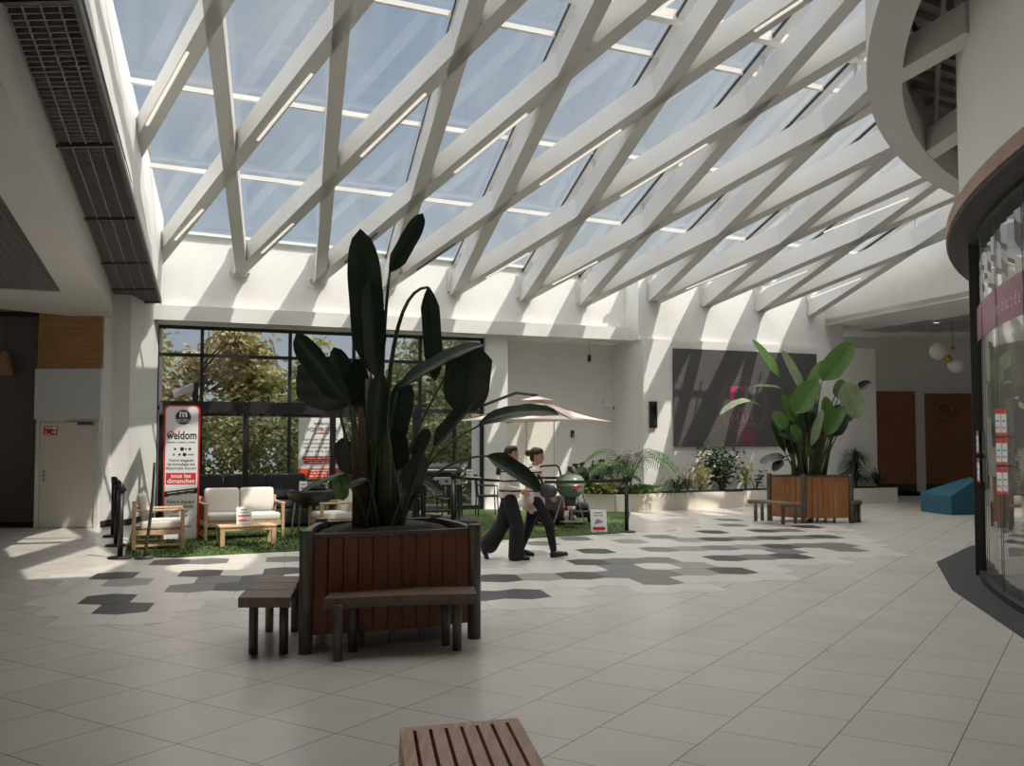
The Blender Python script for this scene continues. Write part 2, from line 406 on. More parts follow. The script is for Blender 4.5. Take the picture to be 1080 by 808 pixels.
# wood and white panels, service door
tag(MB().bbox((-8.38, YD-.03, 3.56), (1.22, .06, 1.12), .006).build('wood_wall_panel', WOODP), 'honey oak veneer panel on the wall high above the white service door', 'wall panel')
tag(MB().bbox((-8.39, YD-.05, 2.525), (1.26, .1, .95), .008).build('white_wall_panel', PALEGREY), 'plain bluish-white panel between the oak panel and the service door', 'wall panel')
dr = struct(MB().bbox((-8.39, YD-.02, 1.0), (1.04, .05, 1.98), .005).build('door_1', mat('door_cream', (.72, .69, .63), .5)))
fm = MB()
for x in (-8.955, -7.83): fm.box((x, YD-.025, 1.01), (.07, .09, 2.02))
fm.box((-8.39, YD-.025, 2.02), (1.2, .09, .05)); struct(fm.build('door_frame', WHITE, dr))
mb = MB()
for z in (1.05, .97, .89): mb.lathe([(.028, 0), (.028, .02), (.012, .022), (.012, .05)], 12, (0, 0, 0))
hd = MB()
for z in (1.06, .98, .9): hd.ball((-8.83, YD-.055, z), (.03, .02, .03), 10, 6)
o = hd.build('door_handle', CHROME, dr, True); o['label'] = 'round steel lock knobs'
hc = MB().box((-8.05, YD-.075, 1.965), (.28, .06, .06)); hc.bar((-8.2, YD-.09, 2.0), (-8.5, YD-.05, 2.0), .02, .012); hc.build('door_closer', POSTM, dr)
hg = MB()
for z in (1.72, .95, .2): hg.tube([(-7.88, YD-.055, z-.05), (-7.88, YD-.055, z+.05)], .012, 8)
hg.build('door_hinges', CHROME, dr)
ds = thing('door_sign', 'small red and white notice stuck on the cream service door', 'sign', (-8.72, YD-.05, 1.83))
s = MB(); s.bbox((0, 0, 0), (.26, .006, .17), .002); s.build('sign_plate', RED, ds)
s = MB(); ex, ez = (1, 0, 0), (0, 0, 1)
for x, z in ((-.1, .05), (-.06, .05), (-.02, .05), (-.1, -.03), (.03, -.03)): flat(s, (0, -.0045, 0), ex, ez, x, x+.03, z-.02, z+.02)
flat(s, (0, -.0045, 0), ex, ez, .03, .12, .02, .075); flat(s, (0, -.0045, 0), ex, ez, -.1, 0, -.075, -.06); flat(s, (0, -.0045, 0), ex, ez, .07, .11, -.06, .0)
s.build('pictogram', SIGNW, ds)
# cream double doors in the recess
d2 = MB()
for a, b in ((8.1, 8.85), (8.87, 9.62)): d2.prism(wp((a, -.9), (b, -.9), (b, -.85), (a, -.85)), .02, 2.35)
d2 = struct(d2.build('door_2', mat('door_ivory', (.76, .73, .66), .5)))
h = MB(); p = W(8.92, -.82, 1.05); h.tube([p, p+V((0, 0, .0)), p + WN*.05, p + WN*.05 + WW*.12], .012, 8); h.build('door_handle', CHROME, d2)
f2 = MB()
for a, b in ((8.03, 8.09), (9.63, 9.72)): f2.prism(wp((a, -.9), (b, -.9), (b, -.82), (a, -.82)), 0, 2.42)
f2.prism(wp((8.03, -.9), (9.72, -.9), (9.72, -.82), (8.03, -.82)), 2.36, 2.42); struct(f2.build('door_frame', WHITE, d2))

# ------------------------------------------------------------------ far right: end wall, doors, soffit, bulkhead
YF = 28.5
struct(MB().box((14.6, YF+.15, 2.5), (9.6, .3, 5.0)).build('wall_far', mat('far_wall', (.60, .57, .55), .8)))
for k, (u0, u1, v0) in enumerate(((922, 965, 413), (975.5, 1030, 415))):
    a, b = at(u0, v0, YF-.05), at(u1, v0, YF-.05); w = b.x - a.x
    d = struct(MB().bbox(((a.x+b.x)/2, YF-.02, (a.z+.36)/2), (w, .06, a.z-.36), .006).build('door_%d' % (3+k), WOODD))
    d.location.z = 0
    struct(MB().box(((a.x+b.x)/2, YF-.02, .18), (w, .05, .36)).build('door_plinth', BLACKM, d))
a = at(996, 432, YF-.06); lg = MB()
for r in (.36, .33):
    lg.tube([(a.x + r*cos(2*pi*i/36), YF-.055, a.z + r*sin(2*pi*i/36)) for i in range(37)], .006, 4)
put_text(lg, 'm', .42, (a.x, YF-.056, a.z-.06), (1, 0, 0), (0, 0, 1), .02); put_text(lg, 'MON MALL', .09, (a.x, YF-.056, a.z-.2), (1, 0, 0), (0, 0, 1))
tag(lg.build('round_emblem', mat('emblem_bronze', (.05, .022, .012), .5)), 'dark round emblem with an m on the right-hand brown door of the far wall', 'emblem')
struct(MB().bar((10.0, YF-.03, .06), (15, YF-.03, .06), .03, .12).build('baseboard_far', BLACKM))
B0, BD = V((8.35, 26.0, 0)), V((1.65, -5.2, 0)).normalized()
b = B0 - BD*2.2; e = B0 + BD*12; sd = V((.954, .3, 0))*.18
mb = MB(); n = 8
for i in range(n):
    p, q = b + (e-b)*(i/n), b + (e-b)*((i+1)/n)
    qq = [p, q, q+sd, p+sd]
    mb.hexa([(k.x, k.y, 4.8) for k in qq], [(k.x, k.y, max(PL(k), 4.9)+GL+.1) for k in qq])
struct(mb.build('wall_bulkhead_right', WHITE))
struct(MB().prism([(b.x, b.y+2.5), (b.x, b.y), (e.x, e.y), (28, e.y), (28, YF+.3)], 4.82, 4.95).build('ceiling_right', CEIL))
mb = MB(); p0 = gr(918, 343, 4.8); rr = V((.98, -.2, 0)); uu = V((-.26, .966, 0))
for i in range(6):
    for j in range(4):
        c = V((11.2, 25.0, 4.81)) + V((1.22*i, 0, 0)) + BD*(-1.5 + 1.22*j) + V((0.2*j, 0, 0)); mb.box(c, (1.2, 1.2, .02), atan2(BD.y, BD.x)+pi/2)
struct(mb.build('ceiling_metal_panels', mat('grey_metal_panel', (.33, .33, .325), .5)))

# ------------------------------------------------------------------ left ceilings: bulkhead, slatted strip, upstand
def GX(Y): return -2.9 + (Y-6.15)*(-7.16+2.9)/(19-6.15)        # right edge of the slatted strip
def BX(Y): return -3.5 + (Y-6.42)*(-7.46+3.5)/(17.3-6.42)       # edge of the dropped soffit
def G2(Y): return -5.08 + (Y-9.3)*(-7.2+5.08)/(14.9-9.3)
Y0, Y1 = -6.0, 19.15
mb = MB()
qq = [(BX(Y0), Y0), (BX(17.9), 17.9), (BX(17.9)-.12, 17.9), (BX(Y0)-.12, Y0)]
mb.prism(qq, 4.0, 4.62); mb.prism([(BX(17.8)-.1, 17.8), (BX(Y1)-.0, Y1), (BX(Y1)-.4, Y1), (BX(17.8)-.6, 17.8)], 4.0, 4.62)
mb.prism([(BX(Y0)-.12, Y0), (BX(17.9)-.12, 17.9), (G2(17.8), 17.8), (G2(14.9), 14.9), (G2(Y0), Y0)], 4.0, 4.06)
mb.hexa([(G2(14.9), 14.9, 4.0), (G2(17.82), 17.82, 4.0), (-13, 17.82, 4.75), (-13, 13.2, 4.1)], [(G2(14.9), 14.9, 4.1), (G2(17.82), 17.82, 4.1), (-13, 17.82, 4.85), (-13, 13.2, 4.2)])
struct(mb.build('ceiling_bulkhead', CEIL))
def grille(name, cells, z, th=.045, w=.012):
    mb = MB()
    for p, q in cells: mb.bar((*p, z), (*q, z), w, th)
    return struct(mb.build(name, GRILLE))
bars = []
y = 2.0
while y < Y1:
    bars.append(((GX(y)-.02, y), (BX(y)+.01, y+.02))); y += .1
for f in (.03, .25, .5, .75, .97): bars.append(((BX(2)+(GX(2)-BX(2))*f, 2), (BX(Y1)+(GX(Y1)-BX(Y1))*f, Y1)))
grille('ceiling_slat_strip', bars, 4.52)
mb = MB()
for yy in (6.0, 9.0, 12.0, 15.0, 17.6): mb.bar((GX(yy), yy, 4.5), (BX(yy), yy+.03, 4.5), .05, .05)
mb.bar((GX(2), 2, 4.5), (GX(Y1), Y1, 4.5), .04, .08); mb.bar((GX(Y1), Y1, 4.5), (BX(Y1)-.3, Y1-.05, 4.5), .05, .08)
struct(mb.build('ceiling_slat_frame', POSTM))
struct(MB().prism([(GX(Y0)-.06, Y0), (GX(20.2)-.06, 20.2), (-16, 20.2), (-16, Y0)], 4.78, 4.9).build('ceiling_left_plenum', VOID))
bars = []
y = 8.0
while y < 14.85:
    bars.append(((G2(y), y), (G2(y)-2.6, y-.9))); y += .1
for k in range(27):
    bars.append(((G2(7.2)-k*.1, 7.2-k*.035), (G2(14.85)-k*.1, 14.85-k*.035)))
grille('ceiling_grid', bars, 4.03, .05, .014)
# the white upstand beside the glass
mb = MB(); rows = []
for i in range(15):
    y = 5.6 + i*1.0; f = (y-12.4)/(19.4-12.4)
    rows.append((V((GX(y), y, 4.48)), V((-5.5-1.8*f, y, max(PL((-5.5-1.8*f, y)), 4.6)+GL+.05))))
for i in range(14):
    a, b_, c, d = rows[i][0], rows[i+1][0], rows[i+1][1], rows[i][1]; o_ = V((-.15, 0, 0)); o2 = V((-.015, 0, 0))
    mb.hexa([a, b_, b_+o2, a+o2], [d, c, c+o_, d+o_])
struct(mb.build('wall_upstand_left', WHITE))

# ------------------------------------------------------------------ skylight: lattice of white beams
WNODE = {0: (172, 271), 1: (254.8, 286), 2: (339, 294), 3: (411, 300), 4: (481.5, 308), 5: (555, 315.5), 6: (616, 320), 8: (747, 323), 9: (804.7, 328), 10: (858, 332.6)}
XN = {(0, 1): (242, 183), (-1, 1): (226, 20), (1, 2): (344, 203.5), (2, 3): (441, 214.6), (3, 4): (525, 229), (4, 5): (612.5, 236), (5, 6): (687, 246), (6, 7): (754, 256),
      (0, 2): (361, 31), (1, 3): (483.7, 60), (2, 4): (593.5, 82.4), (3, 5): (696, 102.5), (4, 6): (793.5, 118), (5, 7): (876, 138)}
def fit_line(pts, slope):
    n = len(pts); mt = sum(p[0] for p in pts)/n; md = sum(p[1] for p in pts)/n
    sdd = sum((p[1]-md)**2 for p in pts); k = slope
    if n >= 3: k = sum((p[0]-mt)*(p[1]-md) for p in pts)/sdd
    return mt - k*md, k
def skip(t, d): p = RP(t, d); return (V((p.x, p.y, 0))-CC).length < 15.12
lines = {1: {}, 2: {}}
for fam, slope in ((1, .258), (2, -.125)):
    for i in range(-2, 12):
        pts = []
        if i in WNODE: pts.append(rtd(*WNODE[i]))
        for (a, b_), px in XN.items():
            if (a if fam == 1 else b_) == i: pts.append(rtd(*px))
        if pts: lines[fam][i] = fit_line(pts, slope)
ks = {f: sum(k for _, k in lines[f].values())/len(lines[f]) for f in (1, 2)}
for fam, rng in ((1, range(-2, 10)), (2, range(1, 11))):
    for i in rng:
        if i not in lines[fam]: lines[fam][i] = (.056 + 1.673*i + (-.464*ks[fam]), ks[fam])
BW, BH = .235, .43
bn = 0
for fam, rng in ((1, range(-2, 10)), (2, range(1, 11))):
    for i in rng:
        a, k = lines[fam][i]
        d0 = .0 if i < 7 else .62
        if fam == 1 and i < 0:                      # starts on the left upstand
            d0 = next(d/20 for d in range(0, 300) if a + k*d/20 > -.1 - .085*d/20)
        d1 = d0
        while d1 < 14.5 and not skip(a+k*d1, d1) and a + k*d1 < 17.4 + .06*d1: d1 += .05
        if fam == 2:
            while d1 > d0 and a + k*d1 < -.1-.085*d1: d1 -= .05
        p, q = RP(a+k*d0, d0, BH/2), RP(a+k*d1, d1, BH/2)
        if (q-p).length < .4: continue
        up = (RN + V((0, 0, .222))).cross(RW - V((0, 0, .028)))
        if up.z < 0: up = -up
        struct(MB().bar(p, q, BW, BH, up).build('skylight_beam', STEEL)); bn += 1
        if fam == 2:                                # glazing rafter over it
            p, q = RP(a+k*d0, d0, GL-.09), RP(a+k*d1, d1, GL-.09)
            r = MB().bar(p, q, .15, .12, up)
            gk = RW*-.085 + V((0, 0, -.03)); struct(MB().bar(p+gk, q+gk, .014, .06, up).build('skylight_gasket', BLACK))
            m_ = max(1, int((q-p).length/1.6))
            for s_ in range(m_):
                c = p + (q-p)*((s_+.4)/m_); c.z -= .2; r.box(c, (.05, .05, .3))
            struct(r.build('skylight_rafter', mat('rafter_grey', (.5, .5, .5), .45) if 'rafter_grey' not in bpy.data.materials else bpy.data.materials['rafter_grey']))
        if d0 < 1.0:                                # shoe where beams meet the wall
            c = RP(a+k*(d0+.02), d0+.06, .1); struct(MB().box((c.x, c.y, c.z+.25), (.34, .16, .55), WRZ).build('skylight_beam_shoe', STEEL))
for pxs in (((237, 202), (428, 216), (640, 227.5), (800, 238)), ((132, 109), (360, 129), (570, 145), (780, 159)), ((244, 0), (430, 18), (560, 31.5), (680, 43), (790, 53)), ((580, 6), (710, 17), (820, 28))):
    ds_ = [rtd(u, v, GL-.1) for u, v in pxs]; d = sum(p[1] for p in ds_)/len(ds_)
    t0 = -.1-.085*d; t1 = t0
    while t1 < 17.2+.06*d and not skip(t1, d): t1 += .05
    big = pxs[0][0] == 580
    struct(MB().bar(RP(t0, d, GL-.1), RP(t1, d, GL-.1), .16 if big else .07, .16 if big else .08).build('skylight_transom', STEEL))
DF = 14.6
vs = []
N = 60
for i in range(N+1):
    t = -1.35 + (17.6+1.35)*i/N; d = 0.0
    while d < DF and not skip(t, d): d += .05
    if i == 0: d = DF
    vs += [RP(t, -.1 if t < 11.2 else .55, GL), RP(t, max(d, .6), GL)]
struct(MB().add(vs, [(2*i, 2*i+2, 2*i+3, 2*i+1) for i in range(N)]).build('skylight_glass', SKYG))
sl = MB(); sl.bar(RP(-.1, .05, GL-.03), RP(11.2, .05, GL-.03), .1, .06); sl.bar(RP(11.2, .75, GL-.03), RP(17.3, .75, GL-.03), .1, .06); struct(sl.build('trim_4', mat('sill_pale_green', (.68, .74, .72), .4)))
# opaque roof on the camera's side of the glass
NEARC = mat('near_ceiling', (.6, .585, .56), .8)
struct(MB().prism([(p.x, p.y) for p in (RP(-6, DF), RP(30, DF), RP(30, 48), RP(-6, 48))], 8.35, 8.6).build('ceiling_near', NEARC))
a, b_ = RP(-4, DF+.1), RP(22, DF+.1); struct(MB().bar((a.x, a.y, 8.9), (b_.x, b_.y, 8.9), .15, 1.2).build('wall_skylight_edge', WHITE))
# ring over the round shop, deck above it, brackets
struct(arcwall(MB(), 15.1, 14.7, 112, 205, 60, 6.0, 6.45).build('ceiling_ring', STEEL))
struct(arcwall(MB(), 15.1, 15.0, 112, 205, 60, 6.4, lambda p: max(PL(p)+GL+.1, 6.6)).build('ceiling_ring_upstand', STEEL))
mb = MB(); mb.prism(arc(15.06, 112, 205, 40) + [(CC.x, CC.y)], 7.25, 7.4)
for k in range(-4, 40):
    c0 = V((3.0, 9.0, 7.19)) + V((.5, -.85, 0))*(-5 + k*.32); 
    ss = [q/10 for q in range(160) if (c0 + V((.85, .5, 0))*(q/10) - CC).xy.length < 14.95]
    if ss: mb.bar(c0 + V((.85, .5, 0))*ss[0], c0 + V((.85, .5, 0))*ss[-1], .12, .1)
struct(mb.build('ceiling_deck', DECK))
q0, q1 = gr(948, 84, 6.1), gr(1008, 31, 6.1)
b0 = math.degrees(atan2(q0.y-CC.y, q0.x-CC.x)); b1 = math.degrees(atan2(q1.y-CC.y, q1.x-CC.x))
for k in (-2, -1, 0, 1, 2):
    x0, y0 = arc(14.95, b0+k*14, b0+k*14, 1)[0]; x1, y1 = arc(14.0, b1+k*14, b1+k*14, 1)[0]
    struct(MB().bar((x0, y0, 6.19), (x1, y1, 6.19), .3, .34).build('ring_bracket_beam', STEEL))
# round shop: drum, timber rim, post, glass, inside
struct(arcwall(MB(), 14.08, 13.6, 112, 205, 80, 4.2, 8.5).build('wall_drum', mat('drum_plaster', (.83, .81, .79), .75, var=.02, scale=1)))
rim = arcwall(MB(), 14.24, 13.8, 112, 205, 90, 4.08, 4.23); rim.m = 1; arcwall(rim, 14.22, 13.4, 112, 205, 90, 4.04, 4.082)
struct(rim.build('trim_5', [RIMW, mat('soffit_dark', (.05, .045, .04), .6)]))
pa = radians(155.4); pc = V((CC.x+13.93*cos(pa), CC.y+13.93*sin(pa), 0)); tan_ = V((-sin(pa), cos(pa), 0))
struct(MB().box((pc.x, pc.y, 2.03), (.13, .1, 4.06), pa).build('window_2_post', BLACK))
fr = MB()
for a0, a1, n in ((155.7, 159.3, 4), (159.3, 163.2, 4), (163.2, 167.5, 4), (167.5, 172, 4), (172, 180, 8)):
    arcwall(fr, 13.96, 13.88, a0, a1, n, 0, .07); arcwall(fr, 13.96, 13.88, a0, a1, n, 3.98, 4.05)
sh = struct(fr.build('window_2', BLACK))
g = MB()
A = [155.7, 159.3, 163.2, 167.5, 172, 176, 180]
for k in range(6):
    p = arc(13.92, A[k]+.03, A[k+1]-.03, 4)
    n0 = len(g.v)
    for x, y in p: g.v += [(x, y, .07), (x, y, 3.98)]
    for i in range(4): g.face((n0+2*i, n0+2*i+2, n0+2*i+3, n0+2*i+1))
struct(g.build('window_pane', SHOPG, sh))
sj = MB()
for a0 in A[1:]:
    x, y = arc(13.93, a0, a0, 1)[0]; sj.box((x, y, 2.0), (.006, .006, 3.9), radians(a0))
struct(sj.build('window_joint', GREYL, sh))
struct(arcwall(MB(), 11.4, 11.2, 140, 190, 20, 0, 4.0).build('wall_shop_inside', INTER))
struct(MB().prism(arc(13.4, 125, 200, 40)+[(CC.x, CC.y)], 4.0, 4.04).build('ceiling_shop', INTER))
struct(MB().prism([(pc.x+.05, pc.y), (pc.x+.15, pc.y+.08), (pc.x+3.2, pc.y+.6), (pc.x+3.2, pc.y+.5)], 0, 4.0).build('wall_shop_end', INTER))

# ------------------------------------------------------------------ unseen walls that shut the hall
H = mat('hall_wall', (.4, .38, .36), .8)
struct(MB().box((5, -18, 4.3), (50, .3, 8.6)).build('wall_behind', H))
struct(MB().box((-16.1, 2, 4.3), (.3, 40, 8.6)).build('wall_far_left', H))
struct(MB().box((28, 5, 4.3), (.3, 50, 8.6)).build('wall_far_right', H))
mb = MB(); mb.hexa([(GX(5.7), 5.7, 4.48), (GX(Y0)-.4, -9.8, 4.48), (GX(Y0)-.6, -9.8, 4.48), (GX(5.7)-.2, 5.7, 4.48)], [(-3.76, 5.7, 9), (GX(Y0)-.4, -9.8, 9), (GX(Y0)-.6, -9.8, 9), (-3.96, 5.7, 9)])
struct(mb.build('wall_upstand_near', WHITE))
# ------------------------------------------------------------------ lamp strips on the beams
LEDOFF = mat('led_unlit', (.10, .09, .08), .5)
STR = [((155, 132), (198, 55), 'long strip lamp on the leftmost slanting beam, high beside the left upstand'),
       ((272, 148), (329, 78), 'long strip lamp high on the second slanting beam from the left'),
       ((381, 165), (449, 99), 'long strip lamp on the third slanting beam, above the tall dark plant'),
       ((480, 182), (556, 120), 'long strip lamp on the fourth slanting beam, right of the highest dark leaf tip'),
       ((570, 195), (655, 137), 'long strip lamp on the fifth slanting beam, over the beige parasol'),
       ((655, 207), (746, 152), 'long strip lamp on the sixth slanting beam, left of the dark wall screen'),
       ((694, 11), (718, -6), 'strip lamp end at the top edge of the view, left of two such ends'),
       ((796, 33), (846, 0), 'strip lamp end at the top edge of the view, nearer the round ring'),
       ((185, 253), (214, 221), 'short strip lamp at the wall end of the leftmost lattice beam'),
       ((276, 267), (309, 236), 'short strip lamp above the left half of the dark window'),
       ((364, 277), (398, 246), 'unlit dark strip lamp partly hidden behind the tallest dark leaf'),
       ((440, 285), (480, 257), 'unlit dark strip lamp right of the narrow upper leaf tip'),
       ((513, 293), (558, 267), 'short strip lamp above the white pillar beside the window'),
       ((583, 300), (630, 276), 'short strip lamp above the ivory double doors'),
       ((724, 305), (787, 279), 'strip lamp low on the lattice above the left half of the dark screen'),
       ((805, 304), (851, 286), 'strip lamp low on the lattice above the right half of the dark screen'),
       ((869, 245), (958, 209), 'longest strip lamp on the right, just left of the round ring'),
       ((856, 314), (907, 294), 'strip lamp low on the last lattice beam by the white bulkhead')]
def rp_at(u, v, h):
    t, d = rtd(u, v, h); return RP(t, d, h)
for k, (a, b, lb) in enumerate(STR):
    p, q = rp_at(*a, -.012), rp_at(*b, -.012)
    o = MB().bar(p, q, .042, .02).build('strip_lamp', LEDOFF if k in (10, 11) else LED); tag(o, lb, 'ceiling light', 'strip lamps under the skylight beams')

# ------------------------------------------------------------------ planters and benches
PLANTERLIT = mat('lit_brown_cladding', (.33, .135, .05), .5, var=.25, scale=4, stretch=(9, 9, 1))  # copy of the near planter's wood, light on it put into the colour
def planter(name, label, posts, hgt, low, nb):
    c = sum((V(p) for p in posts), V((0, 0)))/4
    t = thing(name, label, 'planter', (c.x, c.y, 0)); P = [V((p[0]-c.x, p[1]-c.y)) for p in posts]
    for i in range(4):
        a, b = P[i], P[(i+1) % 4]; d = (b-a); L_ = d.length; d = d/L_; nrm = V((d.y, -d.x))
        if nrm.dot((a+b)/2) < 0: nrm = -nrm
        mb = MB(); n = max(6, round(L_/.13)); k0, k1_ = .05, L_-.05; w = (k1_-k0)/n
        for j in range(n):
            s = k0 + w*(j+.5); bow = .05*(1-((s/L_)*2-1)**2); q = a + d*s + nrm*(bow-.02); q2 = V((q.x, q.y, (low+hgt-.03)/2))
            mb.bbox(q2, (w-.006, .03, hgt-.03-low), .004, atan2(d.y, d.x), 1)
        mb.build('side_panel', PLANTERLIT if nb == 8 else PLANTERW, t)
        r = MB()
        for j in range(n):
            s0, s1 = k0+w*j, k0+w*(j+1); q0 = a + d*s0 + nrm*(.05*(1-((s0/L_)*2-1)**2)-.02); q1 = a + d*s1 + nrm*(.05*(1-((s1/L_)*2-1)**2)-.02)
            r.bar((q0.x, q0.y, hgt-.015), (q1.x, q1.y, hgt-.015), .05, .03)
        r.build('rim', POSTM, t)
    for p in P:
        m = MB(); m.lathe([(.0, 0), (.055, 0), (.055, hgt+.02), (.05, hgt+.03), (0, hgt+.03)], 14, (p.x, p.y, 0)); m.build('corner_post', POSTM, t, True)
    for i in range(3):
        p = P[0].lerp(P[1], .3+.2*i)*.9
        MB().lathe([(0, 0), (.025, 0), (.025, low+.03), (0, low+.03)], 10, (p.x, p.y, 0)).build('foot', POSTM, t)
    s = MB(); bm = 9; 
    def inter(u, v): return (P[0]*(1-u)+P[1]*u)*(1-v) + (P[3]*(1-u)+P[2]*u)*v
    n0 = len(s.v)
    for i in range(bm+1):
        for j in range(bm+1):
            q = inter(.01+.98*i/bm, .01+.98*j/bm); e = min(i, bm-i, j, bm-j)
            s.v.append((q.x, q.y, hgt-.06 + min(e, 2)*.03 + random.uniform(-.012, .012)))
    for i in range(bm):
        for j in range(bm): s.face((n0+i*(bm+1)+j, n0+(i+1)*(bm+1)+j, n0+(i+1)*(bm+1)+j+1, n0+i*(bm+1)+j+1))
    s.build('soil', SOIL, t); 
    u = MB(); u.add([(inter(.04, .04).x, inter(.04, .04).y, low), (inter(.96, .04).x, inter(.96, .04).y, low), (inter(.96, .96).x, inter(.96, .96).y, low), (inter(.04, .96).x, inter(.04, .96).y, low)], [(0, 1, 2, 3)])
    u.build('bottom', BLACKM, t)
    return t
def g2(u, v): p = gr(u, v); return (p.x, p.y)
FL, FR = V(g2(322, 689)), V(g2(500, 673)); BRp = FR + V((-.40, 1.08)); BLp = FL + V((-.12, 1.15))
planter('square_planter', 'large red-brown slatted planter with grey corner posts in front, holding the tallest plant', [tuple(FL), tuple(FR), tuple(BRp), tuple(BLp)], .9, .13, 10)
C2, L2_, R2_ = V(g2(848, 552)), V(g2(812, 549.2)), V(g2(898, 551.6)); Bk = L2_ + R2_ - C2 + V((0, .35))
planter('square_planter', 'far planter, wood tinted orange-brown as if lit, with grey posts before the dark screen wall', [tuple(C2), tuple(R2_), tuple(Bk), tuple(L2_)], .94, .1, 8)
bpy.data.objects['square_planter.001']

def bench(name, label, corners, h, legs, curve=.06):
    # corners: front-left, front-right, back-right, back-left on the floor plan
    c = sum((V(p) for p in corners), V((0, 0)))/4
    t = thing(name, label, 'bench', (c.x, c.y, 0), 0); K = [V((p[0]-c.x, p[1]-c.y)) for p in corners]
    n = 10
    for r in range(3):                              # three long boards
        mb = MB(); f0, f1 = r/3+.008, (r+1)/3-.008
        for j in range(n):
            def pt(u, v):
                q = (K[0]*(1-u)+K[1]*u)*(1-v) + (K[3]*(1-u)+K[2]*u)*v
                d = (K[3]-K[0]).normalized(); return q + d*(curve*4*u*(1-u))
            u0, u1 = j/n, (j+1)/n
            q = [pt(u0, f0), pt(u1, f0), pt(u1, f1), pt(u0, f1)]
            mb.hexa([(k.x, k.y, h-.045) for k in q], [(k.x, k.y, h) for k in q])
        mb.build('seat_board', BENCHW, t)
    fr = MB()
    for v in (.03, .97):
        pts = []
        for j in range(n+1):
            u = j/n; q = (K[0]*(1-u)+K[1]*u)*(1-v) + (K[3]*(1-u)+K[2]*u)*v + (K[3]-K[0]).normalized()*(curve*4*u*(1-u)); pts.append(q)
        for j in range(n): fr.bar((pts[j].x, pts[j].y, h-.06), (pts[j+1].x, pts[j+1].y, h-.06), .02, .035)
    fr.build('seat_frame', POSTM, t)
    for p in legs:
        MB().lathe([(0, 0), (.036, 0), (.036, h-.045), (0, h-.045)], 12, (p[0]-c.x, p[1]-c.y, 0)).build('leg', POSTM, t, True)
    return t
def gh(u, v, h): p = gr(u, v, h); return (p.x, p.y)
A = [gh(251, 630.5, .45), gh(306, 630.5, .45), gh(317, 607.5, .45), gh(273, 608, .45)]
bench('planter_bench', 'worn brown bench seen end-on along the left side of the nearest planter', A, .45, [g2(267, 689), g2(299, 689), g2(311, 666), g2(284, 666)], 0)
A = [gh(341, 632, .45), gh(503, 626.5, .45), gh(500, 618.5, .45), gh(352, 622, .45)]
bench('planter_bench', 'long brown bench across the front face of the nearest planter', A, .45, [g2(356, 697), g2(482, 686), g2(470, 680.5), g2(372, 687)], .05)
A = [gh(824, 530.8, .45), gh(846, 531.2, .45), gh(810, 527.2, .45), gh(788, 527, .45)]
bench('planter_bench', 'grey-brown bench along the left face of the far planter', A, .45, [g2(826, 553), g2(839, 552.6), g2(804, 549), g2(797, 549.5)], 0)
A = [gh(897, 528.3, .45), gh(909, 528.0, .45), gh(908, 526.0, .45), gh(897, 526, .45)]
bench('planter_bench', 'narrow bench end poking out right of the far planter', A, .45, [g2(902, 551.2), g2(906, 551), g2(905, 548), g2(901, 548)], 0)

# slatted bench at the bottom of the view
p0, p1 = gr(420, 768, .45), gr(548, 757, .45); dx = (p1-p0); wd = dx.length; ux = dx/wd; uy = V((.155, -.985, 0))
t = thing('slatted_bench', 'rosy hardwood slatted bench, cut off by the bottom of the view', 'bench', (p0.x, p0.y, 0))
ln = 1.5
for i in range(8):
    s = MB(); c0 = ux*(wd*(i+.5)/8); a = c0 + V((0, 0, .425)); b = c0 + uy*ln + V((0, 0, .425)); s.bar(a, b, wd/8-.015, .05); s.build('slat', SLATW, t)
for f in (0.0, .5, .98):
    s = MB()
    for i in range(7):
        c0 = ux*(wd*(i+1)/8) + uy*(ln*f); s.bar(c0 + V((0, 0, .4245)), c0 + uy*.05 + V((0, 0, .4245)), .0148, .05)
    s.build('spacer', SLATW, t)
for e in (0, ln-.06):
    s = MB(); a = ux*.0 + uy*e
    a = a + uy*.04
    for q in (.045, wd-.045): s.bar(a + ux*q, a + ux*q + V((0, 0, .4)), .06, .06, (0, 1, 0))
    s.bar(a + ux*.02 + V((0, 0, .37)), a + ux*(wd-.02) + V((0, 0, .37)), .05, .06); s.build('leg_frame', SLATW, t)

s = MB(); c0 = ux*(wd/2) + V((0, 0, .36)); s.bar(c0 + uy*.06, c0 + uy*(ln-.06), wd-.1, .02); s.build('gap_shade_board', BLACKM, t)  # added black board, stands in for the shade between the slats
for q in (.012, wd-.012):
    s = MB(); s.bar(ux*q + uy*.02 + V((0, 0, .35)), ux*q + uy*(ln-.02) + V((0, 0, .35)), .02, .1); s.build('side_apron', SLATW, t)
# ------------------------------------------------------------------ artificial grass
gp = [gr(131, 587.5), gr(185, 588.5), gr(320, 581), gr(533, 569.7), gr(660, 562.2)]
poly = [(p.x, p.y) for p in gp] + [wp((10.2, 2.2))[0], wp((7.2, .15))[0], wp((.1, .15))[0], (-7.0, 17.4)]
gm = MB().prism(poly, .001, .02)
def inpoly(x, y):
    c = False
    for i in range(len(poly)):
        (x0, y0), (x1, y1) = poly[i], poly[i-1]
        if (y0 > y) != (y1 > y) and x < (x1-x0)*(y-y0)/(y1-y0)+x0: c = not c
    return c
k = 0
while k < 9000:
    x, y = random.uniform(-7.3, 2.5), random.uniform(13, 20 if k % 2 else 16)
    if not inpoly(x, y): continue
    k += 1; a = random.uniform(0, 6.28); h = random.uniform(.015, .04); q = V((x, y, .018)); w = V((cos(a), sin(a), 0))*.012; l = V((random.uniform(-.02, .02), random.uniform(-.02, .02), h))
    gm.add([q-w, q+w, q+l], [(0, 1, 2)])
o = gm.build('grass', GRASS); o['kind'] = 'stuff'; tag(o, 'strip of artificial grass laid under the garden furniture', 'artificial grass')
ZG = .02

